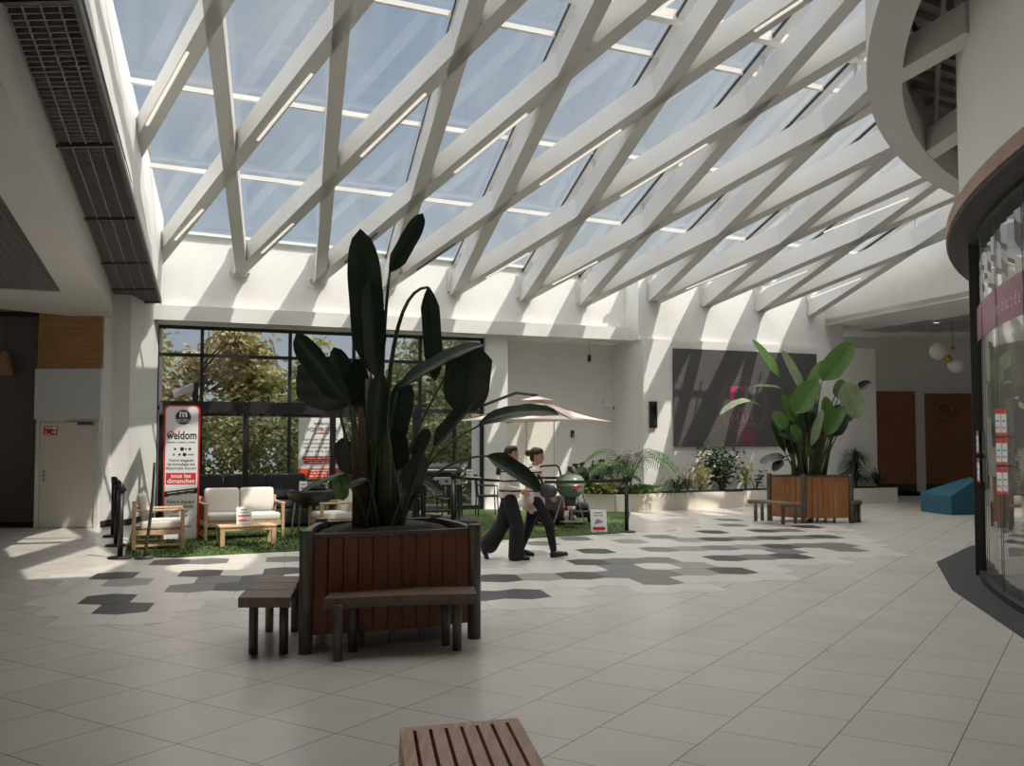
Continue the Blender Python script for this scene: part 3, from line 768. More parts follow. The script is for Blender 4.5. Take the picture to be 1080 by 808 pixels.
# ------------------------------------------------------------------ barrier posts, belt, leaning pole
def barrier(label, x, y, h=1.02, group='black belt barrier posts by the left wall'):
    t = thing('barrier_post', label, 'barrier post', (x, y, 0), 0, group)
    MB().lathe([(0, 0), (.165, 0), (.165, .012), (.15, .028), (.05, .035), (0, .035)], 28).build('base', BLACK, t, True)
    MB().lathe([(0, .03), (.036, .03), (.036, h-.1), (0, h-.1)], 16).build('pole', BLACK, t, True)
    m = MB(); m.lathe([(0, h-.11), (.045, h-.11), (.045, h-.01), (.036, h), (0, h)], 18); m.box((.048, 0, h-.06), (.03, .035, .07)); m.build('belt_head', BLACK, t, True)
    return t
for (u, v), lb in zip(((126.5, 589), (122.5, 576), (119, 566)), ('nearest of three black barrier posts by the left white pilaster', 'middle one of three black barrier posts by the left pilaster', 'farthest of three black barrier posts, closest to the left pilaster')):
    barrier(lb, *g2(u, v))
pr = barrier('lone black barrier post at the right end of the grass', *g2(661, 561.5), h=1.0, group=None)
x, y = g2(661, 561.5); m = MB(); pts = [V((x, y, .93))] + [V((x, y, .93)).lerp(V((-1.1, 17.6, .95)), f) - V((0, 0, .06*4*f*(1-f))) for f in (.1, .25, .5, .75, 1)]
for a, b in zip(pts, pts[1:]): m.bar(a, b, .004, .05)
tag(m.build('barrier_belt', BLACKM), 'black belt stretched left from the lone barrier post past the green barbecue', 'barrier belt')
barrier('black barrier post half hidden behind the two walking women', -1.1, 17.6, group=None).location.z = ZG
b = gr(152, 589.5); t = thing('leaning_pole', 'thin dark bent pole on a flat round foot beside the left armchair', 'pole', b)
MB().lathe([(0, 0), (.13, 0), (.13, .02), (.11, .035), (0, .035)], 24).build('base', POSTM, t, True)
tp = at(163, 488, b.y+.15) - b; pts = bez((0, 0, .03), (tp.x*1.25, .05, tp.z*.4), tp, 14); MB().tube(pts, [.022]*9 + [.018]*6, 10).build('pole', POSTM, t, True)

# ------------------------------------------------------------------ garden furniture
def lounge(t, w, seats):
    d, sh = .74, .27
    for sx in (-1, 1):
        x = sx*(w/2-.03)
        MB().bbox((x, -d/2+.03, .28), (.05, .055, .56), .006).build('front_leg', ACACIA, t)
        MB().bbox((x, d/2-.03, .34), (.05, .055, .68), .006).build('rear_leg', ACACIA, t)
        MB().bbox((x, 0, .575), (.07, d, .03), .008).build('armrest', ACACIA, t)
        m = MB(); m.bar((x, -d/2+.03, sh-.02), (x, d/2-.03, sh-.02), .035, .07); m.bar((x, -d/2+.03, .06), (x, d/2-.03, .06), .03, .03); m.build('side_rail', ACACIA, t)
    m = MB(); m.bar((-w/2+.05, -d/2+.03, sh-.02), (w/2-.05, -d/2+.03, sh-.02), .03, .08); m.bar((-w/2+.05, d/2-.05, sh-.02), (w/2-.05, d/2-.05, sh-.02), .03, .08)
    for k in range(5): m.bar((-w/2+.05, -d/2+.1+k*.13, sh), (w/2-.05, -d/2+.1+k*.13, sh), .07, .02)
    m.build('seat_frame', ACACIA, t)
    m = MB()
    for z in (.4, .52, .64): m.bar((-w/2+.05, d/2-.04, z), (w/2-.05, d/2-.04, z), .022, .06)
    for k in range(3*seats+1): x = -w/2+.07+(w-.14)*k/(3*seats); m.bar((x, d/2-.04, .28), (x, d/2-.04, .66), .03, .02, (0, 1, 0))
    m.build('back_slats', ACACIA, t)
    cw = (w-.14)/seats
    MB().bbox((0, -.05, sh+.085), (w-.13, d-.14, .13), .04, seg=3).build('seat_cushion', CREAM, t, True)
    for s in range(seats):
        x = -w/2+.07+cw*(s+.5); M_ = Matrix.Translation((x, d/2-.17, sh+.33)) @ Matrix.Rotation(radians(-12), 4, 'X')
        MB().bbox((0, 0, 0), (cw-.012, .14, .44), .05, seg=3, M=M_).build('back_cushion', CREAM, t, True)
    return t
s0, s1 = gr(218, 571.5), gr(297, 568); dv = (s1-s0); rz = atan2(dv.y, dv.x); c = (s0+s1)/2 + V((-dv.y, dv.x, 0)).normalized()*.35
lounge(thing('garden_sofa', 'two-seat acacia garden sofa with cream cushions behind the low table', 'sofa', (c.x, c.y, ZG), rz), 1.3, 2)
a0 = gr(180, 580); lounge(thing('garden_armchair', 'acacia armchair with cream cushions seen from its side, left of the sofa', 'armchair', (a0.x-.28, a0.y+.22, ZG), radians(112)), .74, 1)
a1 = gr(352, 568); lounge(thing('garden_armchair', 'acacia armchair half hidden behind the left corner of the nearest planter', 'armchair', (a1.x-.02, a1.y+.25, ZG), radians(-62)), .74, 1)
c0, c1 = gr(234, 578.5), gr(289, 576); dv = c1-c0; rz = atan2(dv.y, dv.x); c = (c0+c1)/2 + V((-dv.y, dv.x, 0)).normalized()*.2
t = thing('coffee_table', 'low slatted acacia coffee table in front of the cream sofa', 'table', (c.x, c.y, ZG), rz); w, d, h = .86, .46, .31
for k in range(6): MB().bbox((0, -d/2+d*(k+.5)/6, h-.012), (w, d/6-.01, .024), .004).build('top_slat', ACACIA, t)
m = MB()
for y_ in (-d/2+.03, d/2-.03): m.bar((-w/2+.03, y_, h-.05), (w/2-.03, y_, h-.05), .025, .05)
m.build('apron', ACACIA, t)
for sx in (-1, 1):
    for sy in (-1, 1): MB().bbox((sx*(w/2-.045), sy*(d/2-.045), (h-.024)/2), (.07, .06, h-.024), .005).build('leg', ACACIA, t)
# card on the coffee table
def card(name, label, cat, loc, rz, w, h, tilt=-12, extra=None):
    t = thing(name, label, cat, loc, rz); R = Matrix.Rotation(radians(tilt), 4, 'X'); M_ = R @ Matrix.Translation((0, 0, h/2))
    MB().bbox((0, 0, 0), (w, .006, h), .002, M=M_).build('board', SIGNW, t)
    MB().bar(R @ V((0, .004, h*.7)), (0, h*.28, .004), w*.3, .004, (0, 1, 0)).build('stand', SIGNW, t)
    o = R @ V((0, -.004, 0)); ex = V((1, 0, 0)); ez = (R.to_3x3() @ V((0, 0, 1)))
    if extra: extra(t, o, ex, ez, w, h)
    return t
def ex1(t, o, ex, ez, w, h):
    m = MB(); put_bars(m, (5,), h*.13, o+ez*h*.8, ex, ez, .02); put_bars(m, (2, 6), h*.1, o+ez*h*.66, ex, ez, .01); m.build('lettering', GREYINK, t)
    m = MB(); flat(m, o, ex, ez, -w*.38, w*.38, h*.46, h*.54); put_bars(m, (6, 1), h*.17, o+ez*h*.2, ex, ez, .03, w*.75); m.build('price_print', RED, t)
p = c + V((cos(rz), sin(rz), 0))*.0 
card('price_card', 'white price card with red print standing on the low acacia table', 'price card', (p.x-.02, p.y-.05, ZG+h), rz, .23, .28, extra=ex1)

# charcoal wicker sofa behind
q = at(256, 540, 17.6); t = thing('wicker_sofa', 'long charcoal garden sofa with dark cushions under the black pergola', 'sofa', (q.x, 17.75, ZG), WRZ)
m = MB(); m.bbox((0, 0, .2), (2.5, .85, .3), .04); m.build('base', DARKFAB, t)
for sx in (-1, 1): MB().bbox((sx*1.2, 0, .32), (.12, .85, .55), .04).build('armrest', DARKFAB, t)
MB().bbox((0, .38, .45), (2.4, .12, .7), .04).build('backrest', DARKFAB, t)
for k in range(3):
    x = -.77+.77*k
    MB().bbox((x, -.05, .42), (.75, .72, .14), .05, seg=3).build('seat_cushion', DARKFAB, t, True)
    M_ = Matrix.Translation((x, .22, .74)) @ Matrix.Rotation(radians(-10), 4, 'X'); pc_ = MB().bbox((0, 0, 0), (.76, .16, .5), .06, seg=3, M=M_).build('back_cushion', DARKFAB, t, True)
    sm = MB(); sm.tube([M_ @ V((.3, -.082, .22)), M_ @ V((.3, -.086, 0)), M_ @ V((.3, -.082, -.22))], .004, 6); sm.build('piping', POSTM, pc_)
# dark round fire table
q = gr(323, 566.5); t = thing('fire_bowl_table', 'black round tapering table between the cream sofa and the right armchair', 'table', (q.x, q.y+.3, ZG))
MB().lathe([(0, .52), (.25, .5), (.36, .6), (.42, .72), (.42, .76), (.3, .76), (.26, .72), (0, .72)], 28).build('bowl', BLACK, t, True)
m = MB(); m.lathe([(.3, .76), (.14, .86), (.12, .9), (0, .9)], 24); m.build('lid', BLACK, t, True)
for k in range(4):
    an = pi/4 + k*pi/2; MB().tube([(.3*cos(an), .3*sin(an), .6), (.38*cos(an), .38*sin(an), 0.01)], .018, 8).build('leg', CHROME, t)
card('price_card', 'small white price card on the black round table', 'price card', (q.x-.06, q.y-.02, ZG+.765), .1, .13, .16, extra=lambda t, o, ex, ez, w, h: (lambda m: (put_bars(m, (7,), h*.2, o+ez*h*.62, ex, ez, .01, w*.7), put_bars(m, (3, 1), h*.25, o+ez*h*.22, ex, ez, .03, w*.7), m.build('lettering', INK, t)))(MB()))

# ------------------------------------------------------------------ pergola
P0 = at(172, 431, 16.6); L0 = V((P0.x, P0.y, 0)); t = thing('pergola', 'black metal pergola standing against the dark window', 'pergola', (L0.x, L0.y, ZG), WRZ)
PWd, PD, PH = 4.6, 2.2, 2.32
m = MB(); m.box((PWd/2, 0, PH-.1), (PWd+.1, .1, .2)); m.build('front_beam', BLACK, t)
m = MB(); m.box((PWd/2, PD, PH-.1), (PWd+.1, .1, .2)); m.build('rear_beam', BLACK, t)
for x in (0, PWd): MB().box((x, PD/2, PH-.1), (.1, PD, .2)).build('side_beam', BLACK, t)
for x in (1.42, 3.0, PWd):
    MB().box((x, 0, (PH-.2)/2), (.1, .1, PH-.2)).build('post', BLACK, t)
for x in (0, PWd): MB().box((x, PD, (PH-.2)/2), (.1, .1, PH-.2)).build('post', BLACK, t)
m = MB()
for k in range(20): m.box((.1+k*(PWd-.2)/19, PD/2, PH-.09), (.014, PD-.1, .13))
m.build('roof_louvres', BLACK, t)
m = MB(); m.hexa([(-.06, -.06, PH-.22), (-.02, -.06, PH-.22), (-.02, -1.0, PH-.22), (-.06, -1.0, PH-.22)][::-1], [(-.06, -.06, PH-.06), (-.02, -.06, PH-.06), (-.02, -1.0, PH-.06), (-.06, -1.0, PH-.06)][::-1])
m.build('left_end_cap', ALU, t)
m = MB(); m.bar((.15, -.1, PH+.1), (.52, .25, PH+.28), .04, .13); m.build('spare_louvre', ALU, t)
m = MB(); m.box((.55, .25, PH+.12), (.1, .06, .44)); m.build('louvre_upright', BLACK, t)

# ------------------------------------------------------------------ standing sign (totem)
q = gr(190, 570); TW, TH, TT = .56, 2.2, .06
t = thing('sign_totem', 'tall rounded white and red shop sign panel between the armchair and the sofa', 'sign', (q.x, q.y, ZG), radians(12))
def rounded(x0, x1, z0, z1, r, n=6):
    out = [(x0, z0), (x1, z0)]
    for i in range(n+1): a = pi/2*i/n; out.append((x1-r+r*cos(a), z1-r+r*sin(a)))
    for i in range(n+1): a = pi/2+pi/2*i/n; out.append((x0+r+r*cos(a), z1-r+r*sin(a)))
    return out
def slab(m, pl, y0, y1):
    n = len(pl); m.add([(x, y0, z) for x, z in pl] + [(x, y1, z) for x, z in pl], [tuple(range(n)), tuple(range(n, 2*n))[::-1]] + [(i, n+i, n+(i+1) % n, (i+1) % n) for i in range(n)])
m = MB(); slab(m, rounded(-TW/2, TW/2, 0, TH, .09), -TT/2, TT/2); m.build('body', RED, t)
m = MB(); slab(m, rounded(-TW/2+.028, TW/2-.022, 0, TH-.025, .075), -TT/2-.004, -TT/2+.01); m.build('face', SIGNW, t)
ex, ez = V((1, 0, 0)), V((0, 0, 1)); Y = -TT/2-.0055
def disc(m, x, z, r, y=Y, n=32): m.add([(x+r*cos(2*pi*i/n), y, z+r*sin(2*pi*i/n)) for i in range(n)], [tuple(range(n))])
def ringf(m, x, z, r0, r1, y, n=48):
    b = len(m.v)
    for i in range(n): a = 2*pi*i/n; m.v += [(x+r0*cos(a), y, z+r0*sin(a)), (x+r1*cos(a), y, z+r1*sin(a))]
    for i in range(n): m.face((b+2*i, b+2*i+1, b+2*((i+1) % n)+1, b+2*((i+1) % n)))
m = MB(); disc(m, 0.02, 2.0, .118); ringf(m, .02, 2.0, .123, .128, Y)
put_text(m, 'weldom', .19, (.005, Y, 1.64), ex, ez, .022, .47)
for k, tx in enumerate(('Votre magasin', 'de bricolage est', 'désormais ouvert')): put_text(m, tx, .068, (0, Y, 1.27-k*.065), ex, ez, .012)
for k, tx in enumerate(('Notre équipe', 'est heureuse', 'de vous', 'accueillir !')): put_text(m, tx, .078, (0, Y, .59-k*.075), ex, ez, .012)
put_bars(m, (8, 1, 8, 1, 7), .03, (0, Y, 1.575), ex, ez, .01, .44); put_bars(m, (1, 4, 7), .034, (.06, Y, .2), ex, ez, .01)
m.add([(-TW/2+.028, Y, .78), (TW/2-.022, Y, .84), (TW/2-.022, Y, .75), (-TW/2+.028, Y, .69)], [(0, 1, 2, 3)])
for x, z, r in ((-.1, 1.475, .02), (0.01, 1.475, .032), (.07, 1.475, .015), (.13, 1.475, .022), (-.03, 1.385, .02), (.05, 1.385, .03)): disc(m, x, z, r, Y, 14)
m.build('black_print', INK, t)
m = MB(); disc(m, -.12, 1.385, .02, Y, 12); put_bars(m, (4,), .05, (.15, Y, 1.37), ex, ez); m.build('grey_print', GREYINK, t)
m = MB(); flat(m, (0, Y, 0), ex, ez, -.235, .235, .895, 1.085)
m.bar((-.235, Y, 1.715), (-.165, Y, 1.775), .016, .001, (0, 1, 0)); m.bar((-.165, Y, 1.775), (-.095, Y, 1.715), .016, .001, (0, 1, 0)); m.build('red_print', RED, t)
m = MB(); put_text(m, 'tous les', .1, (0, Y-.0015, 1.005), ex, ez, .022); put_text(m, 'dimanches', .1, (0, Y-.0015, .92), ex, ez, .022, .43)
put_text(m, 'm', .17, (.02, Y-.0015, 2.005), ex, ez, .035); put_text(m, 'MON MALL', .04, (.02, Y-.0015, 1.945), ex, ez, .01); put_bars(m, (6, 10), .02, (.02, Y-.0015, 1.92), ex, ez, .01)
sk = V((1, 0, .12)).normalized(); put_bars(m, (9, 1, 6, 1, 6), .03, (0, Y-.0015, .77), sk, ez, .01, .42); put_bars(m, (6, 1, 5, 3, 1), .03, (0, Y-.0015, .72), sk, ez, .01, .38)
m.build('white_print', SIGNW, t)

# poster hung behind the pergola
q = at(338, 505, 19.2); t = thing('window_poster', 'white poster with orange-red foot hanging in the dark window behind the pergola', 'poster', (q.x, 19.2, q.z), WRZ); w, h = .9, 1.24
MB().bbox((0, 0, h/2), (w, .01, h), .002).build('sheet', SIGNW, t); Y = -.0065
m = MB(); put_text(m, 'weldom', .09, (0, Y, 1.1), ex, ez, .02); put_text(m, 'VOS PROJETS', .12, (0.02, Y, .96), ex, ez, .025, .62)
for k, tx in enumerate(("Retrouvez l'ensemble de", 'nos produits directement', 'dans votre magasin, en', 'face de la porte')): put_text(m, tx, .07, (0, Y, .78-k*.08), ex, ez, .012, .72 if k < 3 else .6)
m.build('black_print', INK, t)
m = MB(); flat(m, (0, Y, 0), ex, ez, -w/2+.005, w/2-.005, .005, .21); m.build('orange_foot', ORANGE, t)
m = MB(); flat(m, (0, Y, 0), ex, ez, -.37, .37, .38, .46); flat(m, (0, Y, 0), ex, ez, -.34, .34, .3, .37); flat(m, (0, Y, 0), ex, ez, -.14, .16, .91, .94); m.build('red_print', RED, t)
m = MB(); Y -= .002; put_bars(m, (9, 3, 2, 8), .05, (0, Y, .405), ex, ez, .01, .6); put_bars(m, (4, 5, 4, 4, 1), .05, (0, Y, .32), ex, ez, .01, .5)
for k, tx in enumerate(((6, 2, 5, 2, 6), (2, 2, 8, 5), (2, 2, 1, 5))): put_bars(m, tx, .045, (.03, Y, .155-k*.055), ex, ez, .01, .5)
m.build('white_print', SIGNW, t)
m = MB(); m.tube([(-.4, 0, h), (-.4, 0, h+.4)], .003, 6); m.tube([(.4, 0, h), (.4, 0, h+.4)], .003, 6); m.build('hanging_wire', BLACK, t)

# ------------------------------------------------------------------ gas barbecue, dining set, kettle barbecue
q = gr(462, 556); t = thing('gas_barbecue', 'steel and black gas barbecue with knobs, seen through the tall dark plant', 'barbecue', (q.x, q.y+.5, ZG), radians(12))
m = MB()
for x in (-.55, .55): 
    for y in (-.22, .22): m.tube([(x*.6, y, .02), (x*.6, y, .78)], .02, 8)
m.bar((-.33, 0, .25), (.33, 0, .25), .44, .03); m.build('cart', BLACK, t)
MB().bbox((0, 0, .83), (.72, .5, .16), .01).build('firebox', BLACK, t)
MB().bbox((0, -.27, .84), (.74, .04, .15), .01).build('control_panel', ALU, t)
for k in range(4): MB().tube([(-.26+.17*k, -.29, .84), (-.26+.17*k, -.33, .84)], .025, 12).build('knob', BLACK, t)
for sx in (-1, 1): MB().bbox((sx*.58, 0, .89), (.4, .46, .03), .008).build('side_shelf', ALU, t)
m = MB(); m.add([], []); prof = [(-.24, .92), (-.26, 1.0), (-.2, 1.12), (-.05, 1.18), (.1, 1.17), (.22, 1.08), (.24, .92)]
n = len(prof); m.add([(-.36, y, z) for y, z in prof] + [(.36, y, z) for y, z in prof], [tuple(range(n)), tuple(range(n, 2*n))[::-1]] + [(i, n+i, n+(i+1) % n, (i+1) % n) for i in range(n)]); m.build('hood', BLACK, t)
MB().tube([(-.28, -.29, 1.05), (.28, -.29, 1.05)], .014, 10).build('hood_handle', CHROME, t)
for x in (-.33, .33): MB().lathe([(0, -.02), (.07, -.02), (.07, .02), (0, .02)], 16).build('wheel', BLACK, t, loc=(x, -.2, .07)).rotation_euler = (0, pi/2, 0)
card('price_card', 'small white price card on the barbecue shelf beside the black dining chairs', 'price card', (q.x+.58, q.y+.42, ZG+.905), .2, .12, .16, extra=lambda t, o, ex, ez, w, h: (lambda m: (put_bars(m, (3,), h*.22, o+ez*h*.62, ex, ez, .01, w*.5), put_bars(m, (3, 1), h*.25, o+ez*h*.22, ex, ez, .03, w*.7), m.build('lettering', INK, t)))(MB()))
qt = W(5.35, 1.9); t = thing('dining_table', 'dark garden dining table behind the gas barbecue', 'table', (qt.x, qt.y, ZG), WRZ)
MB().bbox((0, 0, .73), (1.6, .85, .03), .008).build('tabletop', mat('grey_tabletop', (.22, .22, .23), .35), t)
for sx in (-1, 1):
    for sy in (-1, 1): MB().bbox((sx*.72, sy*.36, .357), (.06, .06, .714), .006).build('leg', BLACK, t)
def chair(label, p, rz):
    t = thing('garden_chair', label, 'chair', (p.x, p.y, ZG), rz, 'black garden chairs around the dining table')
    MB().bbox((0, 0, .43), (.46, .46, .035), .01).build('seat', BLACK, t)
    m = MB()
    for k in range(7): m.bar((-.18+.06*k, .215, .45), (-.18+.06*k, .25, .88), .035, .012, (0, 1, 0))
    m.bar((-.22, .25, .88), (.22, .25, .88), .03, .03); m.build('backrest', BLACK, t)
    for sx in (-1, 1):
        for sy in (-1, 1): MB().tube([(sx*.2, sy*.2, .42), (sx*.215, sy*.22, 0)], .014, 8).build('leg', BLACK, t)
        MB().tube([(sx*.23, -.2, .43), (sx*.23, -.2, .65), (sx*.23, .22, .66)], .014, 8).build('armrest', BLACK, t)
    return t
for (t_, d_, r_, lb) in ((6.75, 2.1, 100, 'black slatted garden chair at the right end of the dining table, by the window'), (5.7, 2.75, 200, 'black garden chair on the near side of the dining table, right one'), (4.9, 2.75, 170, 'black garden chair on the near side of the dining table, left one'), (5.35, 1.05, 20, 'black garden chair between the dining table and the window')):
    chair(lb, W(t_, d_), radians(r_))

q = gr(592, 558.5); t = thing('kettle_barbecue', 'sage green round kettle barbecue on splayed steel legs at the grass edge', 'barbecue', (q.x+.18, q.y+.2, ZG))
MB().lathe([(0, .55), (.1, .553), (.19, .6), (.245, .68), (.27, .79), (.27, .8), (0, .8)], 32).build('bowl', KETTLE, t, True)
MB().lathe([(.277, .79), (.277, .81), (.26, .9), (.2, .965), (.1, 1.0), (0, 1.005)], 32).build('lid', KETTLE, t, True)
MB().lathe([(.272, .785), (.281, .785), (.281, .797), (.272, .797)], 32).build('lid_rim', CHROME, t, True)
MB().tube([(-.06, 0, 1.0), (-.05, 0, 1.05), (.05, 0, 1.05), (.06, 0, 1.0)], .012, 8).build('lid_handle', BLACK, t)
MB().bbox((.1, -.262, .745), (.12, .012, .035), .003).build('red_badge', RED, t)
for an in (200, 320, 80): a = radians(an); MB().tube([(.16*cos(a), .16*sin(a), .58), (.36*cos(a), .36*sin(a), .01)], .014, 8).build('leg', CHROME, t)
MB().lathe([(0, .4), (.1, .4), (.12, .55), (0, .55)], 20).build('ash_catcher', mat('ash_grey', (.10, .11, .10), .4, metal=.5), t, True)
MB().lathe([(0, .1), (.2, .1), (.2, .115), (0, .115)], 20).build('lower_rack', CHROME, t)
# cart with looped handle left of the kettle barbecue
q2_ = gr(578, 557); t = thing('garden_cart', 'dark cart with a looped black handle behind the striped walker', 'cart', (q2_.x+.05, q2_.y+.55, ZG))
MB().tube(bez((-.28, 0, .9), (-.27, 0, 1.12), (-.1, 0, 1.13), 8)[:-1] + [V((-.1, 0, 1.13)), V((.12, 0, 1.14))] + bez((.12, 0, 1.14), (.2, 0, 1.14), (.22, 0, .94), 8), .018, 8).build('handle', BLACK, t)
MB().bbox((0, 0, .9), (.66, .34, .04), .01).build('top_tray', BLACK, t)
MB().bbox((0, .02, .3), (.5, .32, .5), .05).build('bin', BLACKM, t)
m = MB()
for x in (-.27, .27): m.tube([(x, 0, .02), (x*1.0, 0, .9)], .014, 8)
m.build('uprights', CHROME, t)
for x in (-.26, .26): MB().tube([(x-.02, -.12, .09), (x+.02, -.12, .09)], .085, 18).build('wheel', BLACK, t)
# small goods on the grass
q = gr(597, 557); t = thing('gas_canister', 'red and white gas canister on the grass under the green barbecue', 'canister', (q.x-.05, q.y+.75, ZG))
MB().lathe([(0, 0), (.13, 0), (.145, .03), (.145, .26), (0, .26)], 24).build('body', SIGNW, t, True); MB().lathe([(.147, .26), (.147, .3), (.12, .36), (.05, .4), (.05, .46), (0, .46)], 24).build('red_top', RED, t, True)
MB().tube([(-.06, 0, .4), (-.07, 0, .5), (.07, 0, .5), (.06, 0, .4)], .012, 8).build('handle', BLACK, t)
q = gr(593, 545); t = thing('tool_case', 'bright red tool case standing behind the green barbecue legs', 'tool case', (q.x-.28, q.y-1.6, ZG)); MB().bbox((0, 0, .26), (.22, .16, .5), .05, seg=3).build('body', RED, t, True); MB().tube([(-.06, 0, .5), (-.05, 0, .56), (.05, 0, .56), (.06, 0, .5)], .012, 8).build('handle', BLACK, t)
q = gr(615, 556); t = thing('lawn_mower', 'dark lawn mower with small grey wheels between barbecue and price board', 'lawn mower', (q.x+.02, q.y+.55, ZG), .25)
m = MB(); m.bbox((0, 0, .2), (.42, .5, .14), .05, seg=3); m.build('deck', BLACK, t, True)
MB().lathe([(0, .27), (.13, .27), (.13, .36), (.09, .42), (0, .42)], 20).build('engine', mat('engine_grey', (.08, .08, .085), .4), t, True)
for x in (-.22, .22):
    for y in (-.2, .2): w_ = MB().lathe([(0, -.025), (.055, -.025), (.09, -.02), (.09, .02), (.055, .025), (0, .025)], 20).build('wheel', CHROME if y < 0 else BLACK, t, True, loc=(x, y, .09)); w_.rotation_euler = (0, pi/2, 0)
MB().tube([(-.17, .2, .24), (-.17, .62, .75), (.17, .62, .75), (.17, .2, .24)], .012, 8).build('push_handle', BLACK, t)
def ex2(t, o, ex, ez, w, h):
    m = MB(); put_bars(m, (8,), h*.09, o+ez*h*.83, ex, ez, .015, w*.5); put_bars(m, (5, 7), h*.08, o+ez*h*.72, ex, ez, .015, w*.62); m.build('lettering', mat('sign_violet', (.12, .1, .3), .5), t)
    m = MB(); m.add([o+ex*(-w*.3)+ez*h*.36, o+ex*(w*.3)+ez*h*.45, o+ex*(w*.1)+ez*h*.56, o+ex*(-w*.12)+ez*h*.6], [(0, 1, 2, 3)]); m.build('cover_picture', GREYINK, t)
    m = MB(); flat(m, o, ex, ez, -w*.38, w*.38, h*.12, h*.26); m.build('price_strip', RED, t)
q = gr(632, 562.5); card('price_board', 'white price board with dark picture and red strip leaning on the grass edge', 'price board', (q.x, q.y, .003), .1, .29, .42, -14, ex2)

# ------------------------------------------------------------------ beige parasol
q = at(567, 432, 17.8); cx, cy = q.x, q.y; zt, zb = 2.44, 2.0
t = thing('parasol', 'square beige canvas parasol on a side mast above the walkers', 'parasol', (cx, cy, ZG))
R_, N_ = V((1.52, .46, 0)), V((.6, -1.42, 0)); cor = [-R_, N_, R_, -N_]; ap = V((0, 0, zt-ZG)); m = MB(); nn = 8
for k in range(4):
    a, b = cor[k], cor[(k+1) % 4]
    base = len(m.v)
    for i in range(nn+1):
        f = i/nn
        for j in range(nn+1):
            g_ = j/nn; e = a.lerp(b, g_); sag = .05*sin(pi*g_)*f
            m.v.append(tuple(ap.lerp(V((e.x, e.y, zb-ZG)), f)*1.0 + V((0, 0, -.05*sin(pi*f)*(1) + sag*.6)) - V((e.x, e.y, 0))*(.06*sin(pi*g_)*f*f)))
    for i in range(nn):
        for j in range(nn): m.face((base+i*(nn+1)+j, base+(i+1)*(nn+1)+j, base+(i+1)*(nn+1)+j+1, base+i*(nn+1)+j+1))
cp = m.build('canopy', PARA, t, True); cp.modifiers.new('s', 'SOLIDIFY').thickness = .006
m = MB()
for k in range(4):
    a, b = cor[k]*.2, cor[(k+1) % 4]*.2; m.add([ap+V((0, 0, .05)), ap*1+a+V((0, 0, -.03)), ap+b+V((0, 0, -.03))], [(0, 1, 2)])
vt = m.build('vent_cap', PARA, t); vt.modifiers.new('s', 'SOLIDIFY').thickness = .006
for k in range(4):
    MB().tube([ap + V((0, 0, -.05)), V((cor[k].x*.97, cor[k].y*.97, zb-ZG+.0))], .012, 6).build('rib', POSTM, t)
ms = V((-1.62, .75, 0)); MB().tube([ms, ms + V((0, 0, 2.3))], .04, 14).build('mast', BLACK, t); MB().tube([ms + V((0, 0, 2.1)), ap*1 + V((-.4, .2, .12)), ap + V((0, 0, .06))], .03, 10).build('arm', BLACK, t)
MB().bbox((ms.x, ms.y, .05), (.9, .9, .09), .02).build('base', POSTM, t)

# ------------------------------------------------------------------ wall screen with emblem, devices
def SP(t_, z, d_=.81): return W(t_, d_, z)
OQ = V((WO + WN*.8)); 
def tz(u, v, d_=.8):
    r = ray(u, v); o_ = WO + WN*d_; k = o_.dot(WN)/r.dot(WN); p = r*k; return (p - o_).dot(WW), p.z + EYE
(tA, zA), (tB, zB) = tz(709, 367), tz(861, 471)
zA = 3.98; zB = 1.5
t = thing('wall_screen', 'large dark rectangular panel with a pink ring emblem on the white wall', 'sign panel', SP((tA+tB)/2, zB), WRZ); w, h = tB-tA, zA-zB
MB().bbox((0, -.03, h/2), (w, .06, h), .006).build('panel', SCREEN, t)
(tc_, zc_) = tz(783, 428); x, z = tc_-(tA+tB)/2, zc_-zB; Y = -.0625; ex, ez = V((1, 0, 0)), V((0, 0, 1))
m = MB(); ringf(m, x, z, .655, .668, Y, 64); ringf(m, x, z, .725, .738, Y, 64); m.build('emblem_rings', ROSE, t)
def arch(m, x0, x1, z0, z1, lw):
    flat(m, (0, Y, 0), ex, ez, x0, x0+lw, z0, z1); n = 10; xr = x1-lw*.0; cx_ = (x0+lw+x1)/2; r = (x1-x0-lw)/2
    b = len(m.v); top = z1
    for i in range(n+1):
        a = pi - pi*i/n; m.v += [(cx_+r*cos(a), Y, z1-.42*(z1-z0)+min(r, .3*(z1-z0))*sin(a)), (cx_+r*cos(a), Y, top)]
    for i in range(n): m.face((b+2*i, b+2*i+2, b+2*i+3, b+2*i+1))
m = MB(); arch(m, x-.42, x-.02, z+.08, z+.5, .13); m.build('emblem_left_half', PINK, t)
m = MB(); arch(m, x+.02, x+.28, z+.1, z+.5, .1); flat(m, (0, Y, 0), ex, ez, x+.24, x+.36, z+.05, z+.5); m.build('emblem_right_half', GREYL, t)
m = MB(); put_text(m, 'MON', .2, (x-.22, Y, z-.17), ex, ez, -.005, .34); put_text(m, 'MALL', .42, (x-.02, Y, z-.5), ex, ez, -.006, .72); flat(m, (0, Y, 0), ex, ez, x-.2, x+.36, z-.56, z-.545); flat(m, (0, Y, 0), ex, ez, x-.3, x+.2, z-.64, z-.63); m.build('emblem_name', ROSE, t)
m = MB(); flat(m, (0, Y, 0), ex, ez, x-.1, x+.32, .02, z-.62); m.build('emblem_tail', PINKD, t)
tt, zz = tz(688, 437.5); t = thing('wall_terminal', 'slim black device sunk in the white wall left of the dark screen', 'wall device', SP(tt, zz), WRZ)
